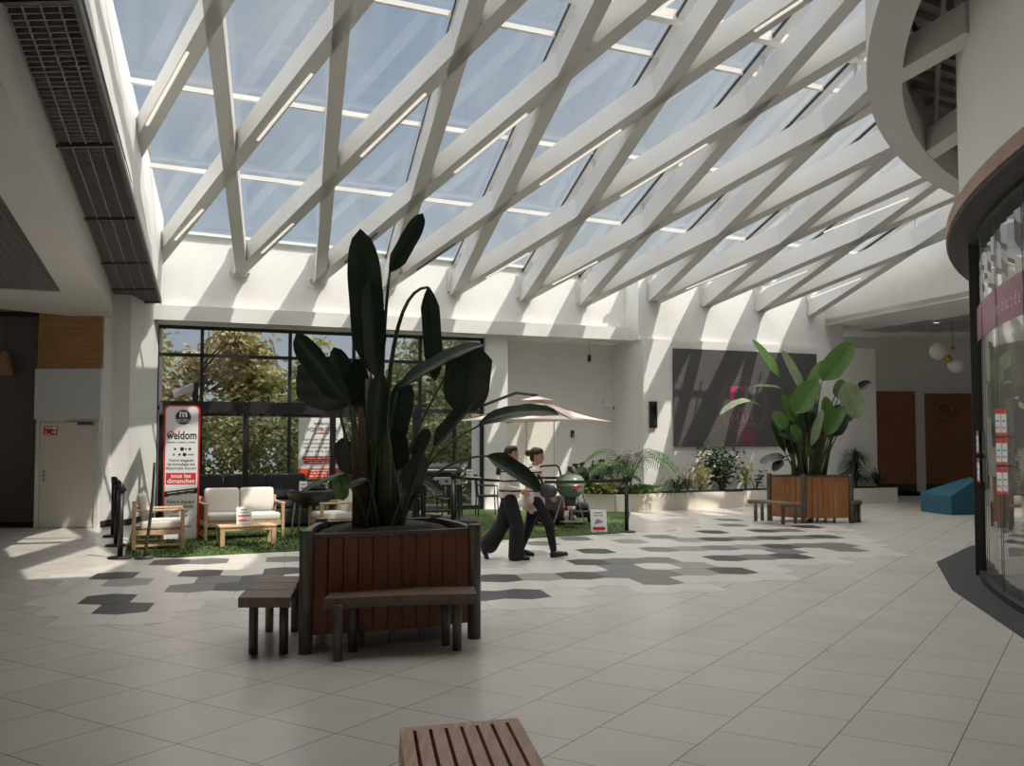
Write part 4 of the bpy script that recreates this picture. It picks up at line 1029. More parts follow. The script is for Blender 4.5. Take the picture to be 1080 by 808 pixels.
MB().bbox((0, -.035, 0), (.2, .07, .66), .01).build('housing', BLACK, t); MB().bbox((.02, -.075, -.2), (.06, .02, .1), .004).build('reader', mat('reader_brown', (.12, .09, .07), .4), t); MB().bbox((0, -.073, .12), (.13, .008, .22), .003).build('display', mat('display_dark', (.01, .01, .012), .1), t)
def rec(u, v): a, z_ = tz(u, v, -.9); return W(a, -.87, z_)
q = rec(621, 378); t = thing('hanging_sensor', 'small dark sensor hanging on a thin cord on the recessed white wall', 'sensor', q, WRZ); MB().bbox((0, -.01, 0), (.07, .05, .17), .01).build('housing', BLACK, t); MB().tube([(0, 0, .08), (0, 0, .6)], .005, 6).build('cord', GREYINK, t)
q = rec(657.5, 427); t = thing('security_camera', 'white bullet camera under the cornice in the recess corner', 'camera', W(10.95, -.62, q.z), WRZ+.9); MB().tube([(0, 0, -.06), (0, -.25, -.1)], .07, 16).build('housing', STEEL, t); MB().tube([(0, 0, .1), (0, 0, -.05)], .03, 10).build('bracket', STEEL, t); MB().tube([(0, -.25, -.1), (0, -.27, -.104)], .05, 16).build('lens', BLACK, t)
q = rec(603, 457.5); t = thing('intercom', 'small black intercom box right of the ivory doors', 'intercom', q, WRZ); MB().bbox((0, -.02, 0), (.09, .04, .17), .008).build('housing', BLACK, t); MB().bbox((0, -.042, -.03), (.04, .006, .04), .002).build('button', GREYINK, t)

# ------------------------------------------------------------------ low white planter boxes along the wall
def trough(name, label, P):                  # plan quad
    c = sum((V(p) for p in P), V((0, 0)))/len(P); t = thing(name, label, 'planter box', (c.x, c.y, 0)); K = [(p[0]-c.x, p[1]-c.y) for p in P]
    MB().prism(K, .0, .4).build('box', STONE, t)
    Ki = [(x*.96, y*.9) for x, y in K]; s = MB().prism(Ki, .39, .415); s.build('soil', SOIL, t); return t
T0 = gr(615.5, 538.5); T1 = gr(649.5, 540.2); T2 = gr(787, 534.8); T3 = gr(822, 533.2)
iv = V((-.25, .62, 0)); bk = V((-.22, .6, 0))
T1b, T2b, T3b = T1+V((-.05, .75, 0)), T2+bk, T3+bk; T0b = T0 + V((.1, 1.0, 0))
f = lambda *q: [(p.x, p.y) for p in q]
trough('planter_box', 'low cream stone trough with ferns, its end behind the green barbecue', f(T0, T1-V((.02, 0, 0)), T1b-V((.02, 0, 0)), T0b))
trough('planter_box', 'long low cream stone trough under the dark screen', f(T1, T2, T2b, T1b))
trough('planter_box', 'short low cream trough running behind the far planter', f(T2+V((.02, .005, 0)), gr(845, 532), gr(845, 532)+bk, T2b+V((.02, .005, 0))))
U0, U1 = W(17.05, 1.5), W(18.65, 1.5); trough('planter_box', 'low pale trough at the right end of the wall, beside the brown door', f(U0, U1, U1-WN*.6, U0-WN*.6))

# white thin switch plate, globes, downlight, spot, pipes, pendant basket
q = tz(888, 430); t = thing('wall_dispenser', 'slim white upright box on the wall right of the far plant', 'wall box', W(q[0]+.05, .8, q[1]), WRZ); MB().bbox((0, -.04, 0), (.12, .08, .55), .01).build('housing', SIGNW, t)
q = at(994, 375, 25.0); t = thing('globe_lamp', 'cluster of two pale globes and a small brass ball before the brown doors', 'pendant lamp', q)
MB().ball((-.09, 0, .12), .25, 20, 14).build('globe', OPAL, t, True); MB().ball((.3, -.1, -.27), .21, 20, 14).build('globe', OPAL, t, True); MB().ball((.08, -.15, -.1), .1, 16, 10).build('brass_ball', GOLD, t, True)
MB().tube([(.28, 0, .2), (.28, 0, 4.82-q.z)], .008, 6).build('cord', BLACK, t); MB().tube([(-.09, 0, .1), (.08, -.15, -.1), (.3, -.1, -.27)], .02, 8).build('link', GOLD, t)
MB().ball((.28, 0, .2), .06, 12, 8).build('brass_ball', GOLD, t, True)
q = gr(987.5, 340.5, 4.78); t = thing('downlight', 'small round white downlight in the grey panel ceiling', 'downlight', (q.x, q.y, 4.80)); MB().lathe([(0, -.02), (.09, -.02), (.13, -.005), (.13, 0), (0, 0)], 20).build('trim_ring', STEEL, t, True); MB().lathe([(0, -.026), (.075, -.026), (.075, -.02), (0, -.02)], 20).build('diffuser', LED, t)
def hp(u, v, h): return gr(u, v, h)
q = hp(968, 38, 6.9); t = thing('spotlight', 'grey spotlight under the dark deck inside the ring', 'spotlight', q)
MB().tube([(0, 0, .0), (.2, -.25, -.2)], .1, 14).build('head', POSTM, t); MB().tube([(0, 0, .02), (-.1, .05, .3)], .03, 8).build('bracket', POSTM, t)
tag(MB().tube([hp(996, -5, 6.95), hp(993, 24, 6.95)], .035, 8).build('deck_pipe', DUCT), 'upper beige pipe crossing the dark deck at the top of the view', 'pipe')
tag(MB().tube([hp(990, 66, 6.9), hp(986, 133, 6.9), hp(1018, 156, 6.9)], .035, 8).build('deck_pipe', DUCT), 'bent beige pipe below the bracket under the dark deck', 'pipe')
q = at(5, 396, 18.5); t = thing('wicker_pendant', 'wicker bell pendant lamp in the dark recess at the left edge', 'pendant lamp', q)
MB().lathe([(.0, .5), (.05, .5), (.09, .42), (.14, .25), (.16, 0), (.15, 0), (.13, .25), (.08, .4), (0, .48)], 24).build('shade', WICKER, t, True); MB().tube([(0, 0, .5), (0, 0, 4.1-q.z)], .006, 6).build('cord', BLACK, t)
# blue pouf
pb = gr(985, 542.5); t = thing('lounge_seat', 'angular petrol blue lounge block beside the shop post', 'seat', (pb.x, pb.y, 0))
K = [(-.1, -.02), (.42, -.16), (1.3, .1), (1.2, .85), (.1, .75)]
def gw(u, v): p = gr(u, v); return (p.x-pb.x, p.y-pb.y)
K = [gw(983, 541), gw(1003.5, 543.5), gw(1030, 543), (1.3, 1.0), (.1, .9)]
zs = [.40, .42, .78, .8, .45]; n = 5
m = MB(); m.add([(x, y, .005) for x, y in K] + [(x*1.0, y, z) for (x, y), z in zip(K, zs)], [tuple(range(n))[::-1]] + [(i, (i+1) % n, n+(i+1) % n, n+i) for i in range(n)] + [(5, 6, 9), (6, 7, 8), (6, 8, 9)]); m.build('body', BLUE, t)

# ------------------------------------------------------------------ shop glass prints
def onshop(u, R=13.935):
    r = V((u-540, FPX)).normalized(); b_ = r.dot(CC.xy); q_ = CC.xy.length_squared - R*R; s = b_ - sqrt(max(0, b_*b_-q_)); p = r*s
    a_ = math.degrees(atan2(p.y-CC.y, p.x-CC.x)); return a_, p
def zat(v, p): return EYE + (467-v)*p.y/FPX
m = MB(); n = 24
aa, _p = onshop(1032); ab = 176
for i in range(n+1):
    a_ = aa + (ab-aa)*i/n; x_, y_ = arc(13.925, a_, a_, 1)[0]; f = i/n; m.v += [(x_, y_, 2.8), (x_, y_, 3.2)]
for i in range(n): m.face((2*i, 2*i+1, 2*i+3, 2*i+2))
tag(m.build('window_film', MAGENTA), 'magenta band stuck across the upper shop glass', 'window film')
m = MB(); tx = 'institut de beauté'; a_ = onshop(1052)[0]
for ch in tx:
    x_, y_ = arc(13.93, a_, a_, 1)[0]; d_ = V((-sin(radians(a_)), cos(radians(a_)), 0))
    wd_ = .055 if ch in 'itld ' and ch != 'd' else .105
    if ch != ' ': put_text(m, ch, .2, (x_, y_, 2.92), d_, (0, 0, 1), .0)
    a_ += math.degrees(wd_/13.947) + .08
tag(m.build('window_lettering', mat('lettering_pale', (.72, .55, .58), .5)), 'pale lettering on the magenta band of the shop glass', 'lettering')
for k_, (a0_, a1_) in enumerate(((157, 166), (168, 178))):
    tag(arcwall(MB(), 12.75, 12.6, a0_, a1_, 12, 3.93, 3.99).build('shop_fill_strip', SHOPFILL), ('added curved glow strip on the shop ceiling just behind the black post', 'added curved glow strip on the shop ceiling nearest the viewer')[k_], 'ceiling light')  # added glow strips that brighten the shop behind its glass
k = 0
names = ['topmost left', 'topmost right', 'middle left', 'middle right', 'lowest left', 'lowest right']
def flyer(u0, u1, v0, v1, lb):
    a0, p0 = onshop(u0, 13.86); a1, p1 = onshop(u1, 13.86); z1 = zat(v0, p0); z0 = zat(v1, p0); am = (a0+a1)/2; wdt = radians(abs(a1-a0))*13.86
    x_, y_ = arc(13.95, am, am, 1)[0]; t = thing('price_flyer', lb, 'flyer', (x_, y_, z0), radians(am)-pi/2, 'red and white price flyers on the shop glass'); h = z1-z0
    t.rotation_euler.z = radians(am) + pi/2
    MB().box((0, -.004, h/2), (wdt*.94, .003, h*.97)).build('sheet', SIGNW, t); m = MB(); flat(m, (0, -.0065, 0), V((1, 0, 0)), V((0, 0, 1)), -wdt*.47, wdt*.47, h*.8, h*.985); m.build('red_header', RED, t); m = MB(); flat(m, (0, -.0065, 0), V((1, 0, 0)), V((0, 0, 1)), -wdt*.47, wdt*.47, h*.015, h*.12); m.build('red_footer', RED, t)
    m = MB(); put_bars(m, (5,), h*.14, (0, -.0065, h*.5), V((1, 0, 0)), V((0, 0, 1)), .01, wdt*.6); put_bars(m, (2, 1), h*.18, (0, -.0065, h*.25), V((1, 0, 0)), V((0, 0, 1)), .02, wdt*.6); m.build('lettering', GREYINK, t)
for r_ in range(3):
    for c_ in range(2):
        flyer(1060.5+6.4*c_, 1066.5+6.4*c_, 431+30.5*r_, 460+30.5*r_, names[k] + ' of six red and white flyers on the right pane of shop glass'); k += 1
flyer(1036.5, 1042.5, 455, 478, 'upper of two red and white flyers beside the black shop post'); flyer(1036.8, 1043, 482, 506, 'lower of two red and white flyers beside the black shop post')
# ------------------------------------------------------------------ big-leaved plants
def blade(c, tip, w, face, fold=.35, sag=0.0, curl=0.0, shape=.62,  n=14, rip=.04, seed=0):
    # a banana-like blade from c to tip; face = direction the blade looks to
    rnd = random.Random(seed); c, tip = V(c), V(tip); ax = tip - c; L_ = ax.length
    mid = (c+tip)/2 + V((0, 0, sag*L_)) ; pts = bez(c, mid, tip, n); mb = MB(); rows = []
    for i, p in enumerate(pts):
        t = (pts[min(i+1, n)] - pts[max(i-1, 0)]).normalized(); s = t.cross(V(face))
        if s.length < 1e-3: s = t.orthogonal()
        s.normalize(); nn = s.cross(t).normalized(); f = i/n
        ww = w*min(1, .12 + (f/.24)**.8)*(max(0, 1-(max(0, f-shape)/(1-shape))**2.2))**.6
        row = []
        for k in (-1, -.5, 0, .5, 1):
            a = abs(k); lift = fold*a*ww + curl*a*a*ww; wob = rip*ww*sin(f*23+seed+k*3)*a
            row.append(p + s*(k*ww*(1-.12*abs(fold))) + nn*(lift + wob))
        rows.append(row)
    for r in rows: mb.v += [tuple(q) for q in r]
    for i in range(n):
        for k in range(4): mb.face((5*i+k, 5*i+k+1, 5*i+5+k+1, 5*i+5+k))
    rib = MB(); rib.tube([q - (rows[i][2]-q)*0 for i, q in enumerate(pts)], [max(.003, .012*(1-i/n)) for i in range(n+1)], 6)
    return mb, rib
def leaf(t, org, base, c, tip, w, face, m, bend=None, fold=.35, sag=0, curl=0, r=.02, seed=0, stem=None, shape=.62):
    base, c, tip, face = V(base)-org, V(c)-org, V(tip)-org, V(face)
    mb, rib = blade(c, tip, w, face, fold, sag, curl, shape, seed=seed)
    lf = mb.build('leaf', m, t, True); rib.build('midrib', stem or m, lf, True)
    ctl = V(bend)-org if bend is not None else base.lerp(c, .5) + V((0, 0, .15*(c-base).length))
    pt = MB().tube(bez(base, ctl, c, 12), [r*(1-.55*i/12) for i in range(13)], 8); pt.build('leaf_stalk', stem or STEM, lf, True)
    return lf
pc1 = bpy.data.objects['square_planter'].location; Y1 = pc1.y
org = V((pc1.x+.02, Y1, .88)); t = thing('bird_of_paradise_plant', 'tallest plant, almost black against the light, in the nearest planter', 'plant', org)
def A1(u, v, dy=0): return at(u, v, Y1+dy)
def B1(u, dy=0): q = at(u, 548, Y1+dy); q.z = .86; return q
CAMF = V((0, -1, .1)); UPF = V((0, -.2, 1)); LF = V((-1, -.4, .2)); RF = V((1, -.4, .2))
spec = [ # base u, blade start, tip, half width, face, bend px, fold, sag, dy
 (398, (391, 392), (380, 241), .155, V((.35, -1, 0)), (396, 470), .25, 0, .05),
 (402, (398, 400), (391, 291), .10, V((-.5, -1, 0)), (402, 470), .3, 0, -.12),
 (404, (411, 287), (446, 225), .085, V((.8, -1, .25)), (398, 400), .35, .03, .1),
 (406, (452, 303), (459, 402), .085, V((.25, -1, 0)), (402, 300), .12, 0, .15),
 (410, (419, 412), (512, 364), .12, V((0, -.55, 1)), (395, 520), .5, .05, .0),
 (412, (497, 362), (489, 437), .21, V((.05, -1, .3)), (430, 440), .15, 0, .35),
 (396, (368, 424), (312, 352), .12, V((-.6, -.8, .4)), (380, 500), .55, .02, -.15),
 (392, (350, 376), (346, 434), .30, V((-.2, -1, .25)), (352, 430), .2, 0, .2),
 (398, (372, 428), (352, 366), .10, V((.6, -1, .2)), (384, 500), .35, 0, .1),
 (418, (505, 449), (590, 438), .10, V((0, -.75, 1)), (440, 480), .4, .14, .05),
 (420, (514, 481), (570, 519), .10, V((.4, -.8, .7)), (450, 482), .3, .10, -.1),
 (414, (458, 470), (499, 424), .085, V((-.5, -.8, .5)), (440, 520), .4, .02, -.1),
 (408, (418, 497), (414, 452), .13, V((.1, -1, .2)), (410, 530), .3, 0, .25),
 (416, (436, 484), (452, 452), .06, V((.3, -1, .5)), (425, 520), .2, 0, .3),
 (390, (365, 500), (316, 520), .07, V((0, -.3, 1)), (375, 505), .2, .05, -.2),
 (388, (358, 500), (362, 528), .075, V((-.3, -1, .2)), (365, 490), .2, 0, -.1),
 (400, (388, 506), (362, 517), .055, V((0, -.5, 1)), (392, 510), .2, .06, -.3),
 (424, (440, 506), (466, 520), .07, V((.2, -.6, 1)), (432, 510), .3, .08, -.15),
 (386, (398, 470), (402, 392), .10, V((-.3, -1, 0)), (394, 520), .4, 0, -.2),
 (404, (412, 470), (428, 400), .12, V((.3, -1, .1)), (406, 520), .35, 0, .3),
 (392, (386, 440), (376, 378), .12, V((-.4, -1, .1)), (390, 500), .35, 0, .25),
 (412, (430, 520), (446, 478), .09, V((.2, -1, .3)), (420, 530), .3, 0, -.25),
 (384, (372, 500), (360, 462), .10, V((-.3, -1, .2)), (380, 520), .3, 0, .2),
]
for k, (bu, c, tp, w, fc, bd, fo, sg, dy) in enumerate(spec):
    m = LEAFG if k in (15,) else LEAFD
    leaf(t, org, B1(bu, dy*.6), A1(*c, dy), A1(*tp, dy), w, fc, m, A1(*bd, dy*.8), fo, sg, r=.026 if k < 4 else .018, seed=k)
for k, (u0, u1, v1) in enumerate(((384, 380, 430), (393, 387, 400), (400, 398, 380), (407, 402, 395), (413, 404, 430), (420, 408, 470), (378, 372, 460), (390, 384, 440), (402, 407, 440))):
    p0, p1 = B1(u0, .1*(k % 3-1)), A1(u1, v1, .08*(k % 3-1)); MB().tube([p0-org, p0.lerp(p1, .5)-org + V((.02, 0, 0)), p1-org], [.055, .045, .02], 10).build('stem', STEM if k % 2 else STEMB, t, True)

pc2 = bpy.data.objects['square_planter.001'].location; Y2 = pc2.y
org = V((pc2.x, Y2, .85)); t = thing('bird_of_paradise_plant', 'green big-leaved plant in the far planter before the dark screen', 'plant', org)
def A2(u, v, dy=0): return at(u, v, Y2+dy)
def B2(u, dy=0): q = at(u, 503, Y2+dy); q.z = .84; return q
spec = [
 (842, (822, 398), (793, 358), .13, V((.7, -1, .3)), (846, 440), .3, .03, 0, LEAFG),
 (846, (846, 412), (824, 369), .15, V((.6, -1, .4)), (848, 450), .3, 0, .1, LEAFP),
 (856, (867, 401), (899, 361), .24, V((-.2, -1, .1)), (858, 450), .25, .0, 0, LEAFG),
 (852, (838, 436), (862, 400), .25, V((-.4, -1, .3)), (850, 470), .3, 0, -.2, LEAFG),
 (848, (838, 446), (824, 415), .14, V((.5, -1, .2)), (846, 480), .35, 0, -.1, LEAFG),
 (854, (854, 408), (869, 380), .13, V((-.6, -1, .2)), (854, 450), .3, 0, .3, LEAFG),
 (858, (874, 450), (870, 418), .16, V((.2, -1, .1)), (864, 480), .3, 0, -.1, LEAFG),
 (860, (890, 404), (905, 442), .30, V((.2, -1, .5)), (872, 420), .15, 0, .1, LEAFP),
 (858, (905, 410), (919, 404), .10, V((.3, -1, .6)), (878, 420), .3, .1, .2, LEAFD),
 (862, (884, 420), (888, 400), .15, V((0, -1, .3)), (870, 450), .2, 0, .35, LEAFG),
 (842, (792, 423), (759, 438), .11, V((0, -.5, 1)), (820, 430), .2, .25, -.1, LEAFP),
 (846, (825, 410), (793, 408), .10, V((0, -.3, 1)), (846, 440), .3, .06, .2, LEAFG),
 (840, (828, 482), (801, 489), .15, V((-.1, -.6, 1)), (838, 475), .2, .1, -.3, LEAFD),
 (838, (826, 486), (815, 497), .11, V((-.1, -.8, 1)), (836, 480), .2, .1, -.4, LEAFD),
 (846, (829, 452), (815, 434), .16, V((.2, -1, .3)), (842, 480), .25, 0, -.3, LEAFG),
 (852, (842, 468), (820, 458), .13, V((0, -.6, 1)), (850, 480), .3, .05, -.2, LEAFD),
 (856, (862, 462), (878, 448), .13, V((0, -.8, .6)), (858, 480), .3, .04, .1, LEAFG),
 (860, (880, 460), (893, 440), .13, V((-.3, -1, .3)), (868, 480), .3, .02, .0, LEAFD),
 (854, (856, 470), (868, 432), .10, V((-.8, -1, .2)), (856, 485), .3, 0, -.3, LEAFP),
 (850, (848, 460), (846, 425), .12, V((.3, -1, .2)), (850, 480), .3, 0, .3, LEAFD),
 (864, (890, 445), (900, 425), .14, V((.4, -1, .2)), (876, 470), .3, 0, .2, LEAFG),
]
rnd = random.Random(5)
for k in range(16):
    u = rnd.uniform(826, 880); v = rnd.uniform(455, 485); u2 = u + (u-852)*rnd.uniform(.3, .9) + rnd.uniform(-6, 6); v2 = v - rnd.uniform(12, 42)
    spec.append((852+(u-852)*.4, (u, v), (u2, v2), rnd.uniform(.1, .17), V((rnd.uniform(-.6, .6), -1, rnd.uniform(.1, .6))), (852+(u-852)*.7, 492), .3, .03, rnd.uniform(-.35, .35), rnd.choice((LEAFD, LEAFD, LEAFB, LEAFG))))
for k, (bu, c, tp, w, fc, bd, fo, sg, dy, m) in enumerate(spec):
    leaf(t, org, B2(bu, dy*.5), A2(*c, dy), A2(*tp, dy), w, fc, m, A2(*bd, dy*.7), fo, sg, r=.022, seed=k+40, shape=.42)
for k, (u0, u1, v1) in enumerate(((838, 834, 450), (844, 842, 440), (850, 848, 445), (856, 857, 430), (862, 868, 440), (868, 878, 455), (847, 840, 460), (860, 862, 450))):
    p0, p1 = B2(u0, .15*(k % 3-1)), A2(u1, v1, .12*(k % 3-1)); MB().tube([p0-org, p0.lerp(p1, .5)-org, p1-org], [.06, .045, .02], 8).build('stem', STEM if k % 2 else STEMB, t, True)

# ------------------------------------------------------------------ smaller plants
def leaflet(mb, p, d, L_, w, up=V((0, 0, 1)), droop=.3):
    d = V(d).normalized(); s = d.cross(up)
    if s.length < 1e-3: s = V((1, 0, 0))
    s.normalize(); q = p + d*L_*.5 + V((0, 0, -droop*L_*.12)); e = p + d*L_ + V((0, 0, -droop*L_*.5))
    mb.add([p, q + s*w, e, q - s*w], [(0, 1, 2, 3)])
def rdir(rnd, zl=-.3, zh=1): 
    a = rnd.uniform(0, 2*pi); z = rnd.uniform(zl, zh); h = sqrt(max(0, 1-min(1, z*z))); return V((cos(a)*h, sin(a)*h, z))
def bush(name, label, cat, loc, h, w, m, n=260, ll=.12, lw=.03, seed=0, stems=5, group=None):
    t = thing(name, label, cat, loc, 0, group); rnd = random.Random(seed); sm = MB(); fo = MB(); tops = []
    for i in range(stems):
        e = V((rnd.uniform(-.5, .5)*w, rnd.uniform(-.35, .35)*w, h*rnd.uniform(.6, .95))); pts = bez((e.x*.15, e.y*.15, 0), (e.x*.3, e.y*.3, e.z*.6), e, 8); sm.tube(pts, [.012*(1-.7*j/8) for j in range(9)], 6); tops.append(pts)
    for i in range(n):
        pts = rnd.choice(tops); p = pts[rnd.randint(2, 8)] + V((rnd.gauss(0, 1)*w*.16, rnd.gauss(0, 1)*w*.12, rnd.gauss(0, 1)*h*.07)); p.z = max(.02, p.z)
        leaflet(fo, p, rdir(rnd, -.2, .9), ll*rnd.uniform(.7, 1.2), lw, rdir(rnd, .3, 1), .6)
    fo.build('foliage', m, t); sm.build('stems', STEMB, t, True); return t
def fronds(name, label, cat, loc, n, L_, m, lift=.9, leaf_l=.22, leaf_w=.012, seed=0, spread=(0, 2*pi), stalk=.01, nl=16, trunk=0):
    t = thing(name, label, cat, loc); rnd = random.Random(seed)
    if trunk: MB().tube([(0, 0, 0), (0.01, 0, trunk)], [.04, .03], 8).build('trunk', STEMB, t, True)
    for i in range(n):
        a = spread[0] + (spread[1]-spread[0])*(i+rnd.uniform(-.2, .2))/max(1, n); l = L_*rnd.uniform(.75, 1.1); hz = V((cos(a), sin(a), 0)); li = lift*rnd.uniform(.7, 1.2)
        b = V((0, 0, trunk)); pts = bez(b, b + hz*l*.35 + V((0, 0, l*li)), b + hz*l + V((0, 0, l*li*.25)), 12)
        mb = MB(); mb.tube(pts, [stalk*(1-.8*j/12) for j in range(13)], 5)
        for j in range(nl):
            f = .3+.7*j/nl; k = min(11, int(f*12)); p = pts[k].lerp(pts[k+1], f*12-k) if k < 12 else pts[12]; tg = (pts[k+1]-pts[k]).normalized(); sd = tg.cross(V((0, 0, 1))).normalized()
            for s in (-1, 1): leaflet(mb, p, tg*.7 + sd*s + V((0, 0, -.25)), leaf_l*(1.1-abs(f-.6)), leaf_w, V((0, 0, 1)), .7)
        mb.build('frond', m, t)
    return t
def blades(name, label, cat, loc, n, L_, m, w=.012, lift=.8, seed=0, trunk=0):
    t = thing(name, label, cat, loc); rnd = random.Random(seed); mb = MB()
    for i in range(n):
        a = rnd.uniform(0, 2*pi); l = L_*rnd.uniform(.5, 1.1); hz = V((cos(a), sin(a), 0)); li = lift*rnd.uniform(.5, 1.3); b = V((0, 0, trunk*rnd.uniform(.15, 1)))
        pts = bez(b, b + hz*l*.3 + V((0, 0, l*li)), b + hz*l*.9 + V((0, 0, l*(li*.7-.45))), 6); sd = hz.cross(V((0, 0, 1))); k0 = len(mb.v)
        for j, p in enumerate(pts):
            ww = w*(1-(j/6)**2)+.001; mb.v += [tuple(p+sd*ww), tuple(p-sd*ww)]
        for j in range(6): mb.face((k0+2*j, k0+2*j+1, k0+2*j+3, k0+2*j+2))
    if trunk: MB().tube([(0, 0, 0), (0, 0, trunk)], [.025, .018], 8).build('stem', STEMB, t, True)
    mb.build('leaves', m, t); return t
def TP(u, back=.3, z=.4, left=False):         # a point in the long trough under pixel column u
    f = (u-649.5)/(787-649.5); p = T1.lerp(T2, f) + V((-.22, .6, 0)).normalized()*back; p.z = z; return p
def TL(f, back=.4, z=.4): p = T0.lerp(T1, f) + V((.05, .85, 0)).normalized()*back; p.z = z; return p
bush('ficus_shrub', 'dark glossy shrub in the long trough below the pink emblem', 'plant', TP(769, .3), 1.15, .95, LEAFB, 620, .14, .034, 3, 9)
fronds('palm', 'arching palm with fan of light fronds at the corner of the white troughs', 'plant', TP(671, .35), 12, 1.15, LEAFG, 1.05, .3, .013, 5, stalk=.012, trunk=.25)
fronds('palm', 'palm fronds bending left over the green barbecue', 'plant', TL(.45, .45), 10, .95, LEAFB, .95, .26, .015, 8, trunk=.15)
bush('monstera', 'broad dark-leaved plant just right of the green barbecue lid', 'plant', TL(.2, .4), .8, .95, LEAFB, 130, .28, .09, 4, 7)
bush('twiggy_shrub', 'airy grey-leaved twiggy shrub between the palm fronds', 'plant', TP(664, .5), 1.05, .75, mat('grey_olive_leaf', (.10, .10, .06), .6, var=.3, trans=.2), 700, .08, .01, 6, 12)
bush('groundcover', 'low yellow-green leafy ground cover in the corner trough', 'plant', TL(.75, .2), .3, .85, LEAFY, 320, .14, .036, 7, 8)
bush('groundcover', 'bright green leaves trailing over the long trough near its left end', 'plant', TP(672, .1), .22, .95, LEAFG, 360, .15, .036, 9, 9)
bush('groundcover', 'green leaves spilling from the short trough behind the barbecue', 'plant', TL(.3, .14), .24, .8, LEAFG, 260, .14, .036, 10, 8)
blades('spider_plant', 'arching grassy spider plant spilling over the trough front', 'plant', TP(714, .06), 170, .8, LEAFB, .014, .7, 2)
blades('straw_grass', 'dry straw-coloured tuft right of the spider plant', 'plant', TP(729, .3), 80, .75, LEAFT, .008, 1.1, 4)
bush('croton', 'pale yellow-leaved plant left of the dark glossy shrub', 'plant', TP(743, .3), .75, .45, LEAFY, 180, .12, .028, 11, 4)
bush('croton', 'pale yellow-leaved plant right of the dark glossy shrub', 'plant', TP(795, .3), .72, .4, LEAFY, 150, .12, .028, 12, 4)
bush('thin_shrub', 'thin-stemmed dark plant between the pale croton and the far planter', 'plant', TP(806, .3), .5, .35, LEAFB, 60, .12, .03, 15, 4)
q = U0.lerp(U1, .3) - WN*.3; q.z = .4
t = blades('dracaena', 'dark tall dracaena in the trough beside the brown door', 'plant', q, 260, .62, LEAFB, .02, .5, 13, .9)
q = U0.lerp(U1, .75) - WN*.3; q.z = .4
blades('yucca', 'small dark spiky yucca at the right end of the right-hand trough', 'plant', q, 110, .5, LEAFB, .014, 1.0, 14, .15)
q = U0.lerp(U1, .08) - WN*.25; q.z = .4
bush('thin_shrub', 'small dark leafy plant half hidden right behind the far planter', 'plant', q, .45, .5, LEAFB, 90, .12, .03, 16, 4)

# ------------------------------------------------------------------ outside the window
struct(MB().prism([(-30, 20.4), (-8, 20.4), (-.3, 23.4), (6, 26), (10, 60), (-40, 60)], -.15, -.02).build('ground_outside', GROUND))
def tree(label, x, y, h, w, m, seed, n=3800, low=0.05):
    t = thing('garden_tree', label, 'tree', (x, y, -.02), 0, 'trees outside the window'); rnd = random.Random(seed); tr = MB(); fo = MB(); br = []
    tr.tube([(0, 0, 0), (rnd.uniform(-.2, .2), .1, h*.5), (rnd.uniform(-.3, .3), 0, h*.9)], [.11, .07, .02], 8)
    for i in range(14):
        z = h*rnd.uniform(.08, .75); a = rnd.uniform(0, 2*pi); e = V((cos(a)*w*.5*rnd.uniform(.5, 1), sin(a)*w*.4*rnd.uniform(.5, 1), min(h, z+h*rnd.uniform(.05, .25)))); tr.tube([(0, 0, z), e*.5 + V((0, 0, z*.5)), e], [.03, .02, .006], 5); br.append(e)
    cl = [(rnd.choice(br) + V((rnd.gauss(0, .3), rnd.gauss(0, .3), rnd.gauss(0, .4))), rnd.uniform(.3, .7)) for _ in range(44)]
    for i in range(n):
        c, r = rnd.choice(cl); p = c + V((rnd.gauss(0, r*.5), rnd.gauss(0, r*.5), rnd.gauss(0, r*.5))); p.z = min(max(p.z, low), h)
        leaflet(fo, p, rdir(rnd, -.6, .8), rnd.uniform(.16, .3), .065, rdir(rnd, -.2, 1), .5)
    fo.build('crown', m, t); tr.build('trunk', BARK, t, True)
tl = [(-10.6, 25.2, 5.4, 3.0, OUTLEAF, 'bushy tree outside behind the leftmost window bay'), (-8.6, 26.2, 5.3, 3.2, OUTDRY, 'dry brownish tree outside above the tall shop sign'), (-6.6, 26.6, 5.0, 3.2, OUTLEAF, 'yellow-green tree outside above the cream sofa'),
      (-4.6, 27.2, 4.1, 3.0, OUTLEAF2, 'olive lower tree outside under the patch of open sky'), (-2.9, 27.6, 4.6, 2.8, OUTLEAF2, 'olive tree outside behind the tallest dark leaf'), (-1.2, 28.2, 5.5, 3.2, OUTLEAF, 'yellow-green tree outside in the right half of the window'),
      (.6, 29.0, 5.8, 3.0, OUTDRY, 'dry-leaved tree outside at the right end of the window')]
for k, (x, y, h, w, m, lb) in enumerate(tl): tree(lb, x, y, h, w, m, 20+k)
tl = [(-11.8, 30, 5.2, 3.6, OUTLEAF2, 'darker tree in the second row outside, at the left end of the window'), (-8.4, 31, 5.6, 3.8, OUTLEAF2, 'darker tree in the second row outside, above the sign'), (-5.4, 32, 4.6, 3.6, OUTLEAF2, 'darker tree in the second row outside, above the sofa'), (-2.4, 32, 4.6, 3.6, OUTLEAF2, 'darker tree in the second row outside, behind the tall plant'), (.6, 33, 5.8, 3.8, OUTLEAF2, 'darker tree in the second row outside, at the right end')]
for k, (x, y, h, w, m, lb) in enumerate(tl): tree(lb, x, y, h, w, m, 60+k, 3200)
mb = MB(); rnd = random.Random(99)
